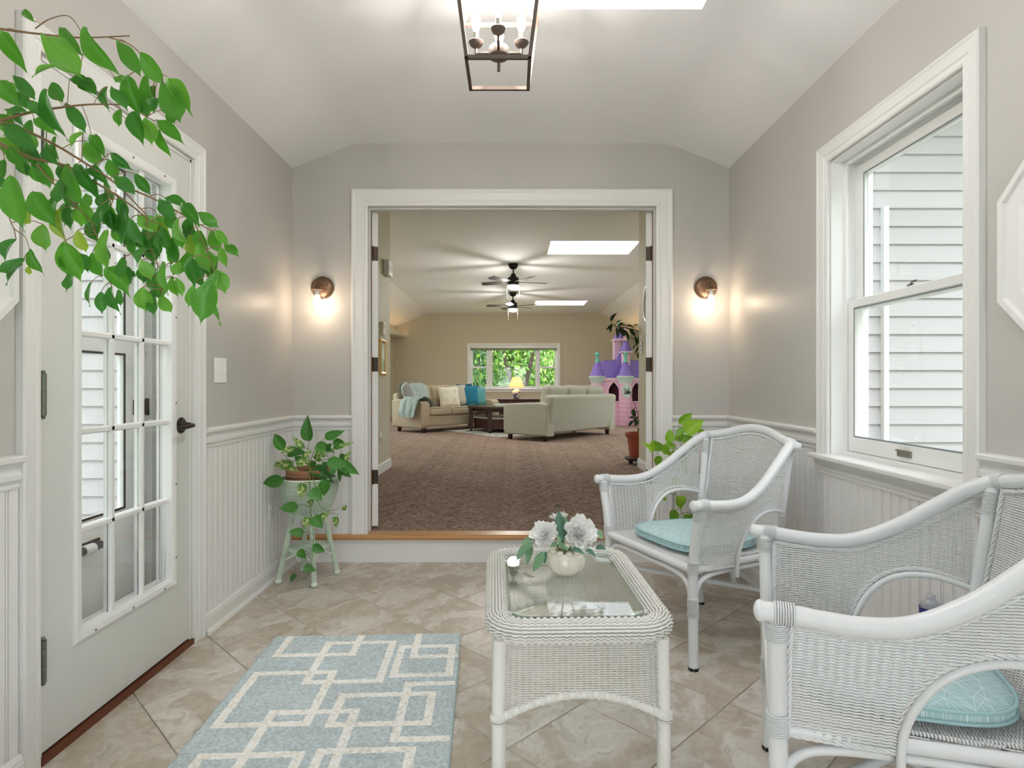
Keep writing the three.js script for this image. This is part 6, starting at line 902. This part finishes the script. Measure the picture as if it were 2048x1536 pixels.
{ const g = onR('wall_thermostat', 'small white control panel on the right passage wall', 'switch', 1.495, 6.55); put('plate', rb(-0.012, 0, -0.07, 0.07, -0.045, 0.045, 0.004), M.plate, g); put('toggle', [rb(-0.025, -0.01, 0.015, 0.035, -0.006, 0.006, 0.002), rb(-0.025, -0.01, -0.03, -0.01, -0.006, 0.006, 0.002)], M.plate, g); }
{ const g = thing('white_cord', 'tangled white cord by the wall behind the tan sofa', 'cord', [-3.05, FY, -12.6]); const p = []; for (let k = 0; k <= 40; k++) p.push(V(0.08 * Math.sin(k * 0.9), 0.03 + 0.14 * Math.abs(Math.sin(k * 0.37)), 0.14 * Math.cos(k * 0.7) + k * 0.004)); put('cable', tube(p, 0.006, { n: 160, sides: 5 }), M.plate, g); put('plug', rb(-0.03, 0.0, 0.14, 0.2, 0.0, 0.04, 0.006), M.plate, g); }
// ------------------------------------------------------------------ garden
function tree(label, x, z, h, r, cols, n, trunk, s = 0.16, lean = 0) {
  const g = thing('garden_tree', label, 'tree', [x, -0.2, z], 0, 'trees around the house');
  if (trunk) for (const b of trunk) put('trunk', tube(b.map((p) => V(...p)), (t) => b.r * (1 - 0.5 * t), { sides: 7 }), std('#4a4038', 1), g); else put('trunk', tube([[0, 0, 0], [0.1, h * 0.5, 0], [0, h * 0.8, 0]], (t) => 0.14 * (1 - 0.6 * t), { sides: 7 }), std('#4a4038', 1), g);
  const q = new THREE.BufferGeometry(); q.setAttribute('position', new THREE.Float32BufferAttribute([0, 0, 0, -0.4, 0.5, 0.08, 0, 1, 0, 0.4, 0.5, 0.08], 3)); q.setIndex([0, 3, 1, 3, 2, 1]); q.computeVertexNormals(); q.setAttribute('uv', new THREE.Float32BufferAttribute(new Float32Array(8), 2));
  const m = new THREE.InstancedMesh(q, phy('#ffffff', 0.6, { transmission: 0.35, thickness: 0, side: THREE.DoubleSide }), n); m.name = 'foliage'; m.userData.kind = 'stuff';
  const M4 = new THREE.Matrix4(), E = new THREE.Euler(), C = new THREE.Color(); const cl = Array.from({ length: 26 }, () => [rr(-1, 1), rr(-1, 1), rr(-1, 1), rr(0.25, 0.5)]);
  for (let i = 0; i < n; i++) { const c = cl[Math.floor(rnd() * 26)], a = rr(0, 2 * PI), b = Math.acos(rr(-1, 1)), e = Math.cbrt(rnd()) * c[3]; const px = (c[0] * 0.75 + e * Math.sin(b) * Math.cos(a)) * r, py = h * 0.55 + (c[1] * 0.8 + e * Math.cos(b)) * h * 0.45, pz = (c[2] * 0.75 + e * Math.sin(b) * Math.sin(a)) * r; const k = s * rr(0.6, 1.4); E.set(rr(-2, 2), rr(0, 6), rr(-2, 2)); M4.makeRotationFromEuler(E).scale(V(k, k, k)).setPosition(px + lean * py, Math.max(0.1, py), pz); m.setMatrixAt(i, M4); C.set(cols[Math.floor(rnd() * cols.length)]); C.multiplyScalar(rr(0.7, 1.25)); m.setColorAt(i, C); }
  g.add(m);
}
const G1 = ['#5d8f2e', '#7fb03a', '#a3c94c', '#4c7f34'], G2 = ['#2f6b45', '#3f7f4e', '#5c9a55', '#27583c'], G3 = ['#8fb85a', '#b7cf7c', '#d8d79a', '#7aa548'];
tree('forked tree with two dark trunks in the middle of the far window', 0.1, -19.6, 4.6, 2.4, G1, 1500, [Object.assign([[0, 0, 0], [0.0, 0.9, 0], [-0.3, 2.0, 0], [-0.65, 3.8, 0]], { r: 0.1 }), Object.assign([[0.3, 0, 0], [0.25, 0.9, 0], [0.5, 1.9, 0], [0.8, 3.8, 0]], { r: 0.11 })], 0.13);
tree('dark bluish tree at the left of the far window', -1.9, -20.5, 4.2, 1.1, G2, 4200, null, 0.14);
tree('low shrub in the left of the far window', -0.9, -19.6, 1.7, 1.0, [...G2, ...G1], 2200, null, 0.11);
tree('pale leaved tree at the right of the far window', 3.2, -27, 4.6, 2.0, G3, 3000, null, 0.14);
tree('dense thicket tree behind the forked tree', -0.4, -29, 5.2, 2.6, [...G3, ...G1], 5000, null, 0.3);
tree('dense thicket tree left behind the dark bluish tree', -3.8, -29, 5.2, 2.6, [...G1, ...G2], 5000, null, 0.3);
tree('dense thicket tree far right beyond the lawn', 3.0, -38, 6, 3.4, G1, 5000, null, 0.42);
tree('dense thicket tree in the farthest row, middle', -1.2, -39, 6, 3.4, G1, 5000, null, 0.42);
tree('dense thicket tree in the farthest row, left', -5.6, -39, 6, 3.4, G1, 5000, null, 0.42);
tree('tall oak of the wood edge beyond everything else', 1.2, -46, 12, 7, [...G1, ...G2], 6000, null, 0.75);
for (let k = 0; k < 7; k++) tree(['leafy tree in the garden on the left side', 'second leafy tree on the left side', 'leafy tree in the garden on the right side', 'second leafy tree on the right side', 'leafy tree before the porch on the left', 'leafy tree before the porch on the right', 'leafy tree straight before the porch'][k], ...[[-9, -2], [-8.5, -9], [9, -2], [9, -9], [-7, 12], [7, 12], [0, 24]][k], 7, 3, G1, 2600, null, 0.26);
tree('bushy evergreen standing outside the left door', -3.3, 0.4, 3.6, 1.4, G2, 3000, null, 0.2);
tree('bushy evergreen standing outside the right window', 3.6, 0.4, 3.6, 1.4, G2, 3000, null, 0.2);

scene.traverse((o) => { if (o.isMesh) { o.castShadow = true; o.receiveShadow = true; } });
renderer.render(scene, camera);
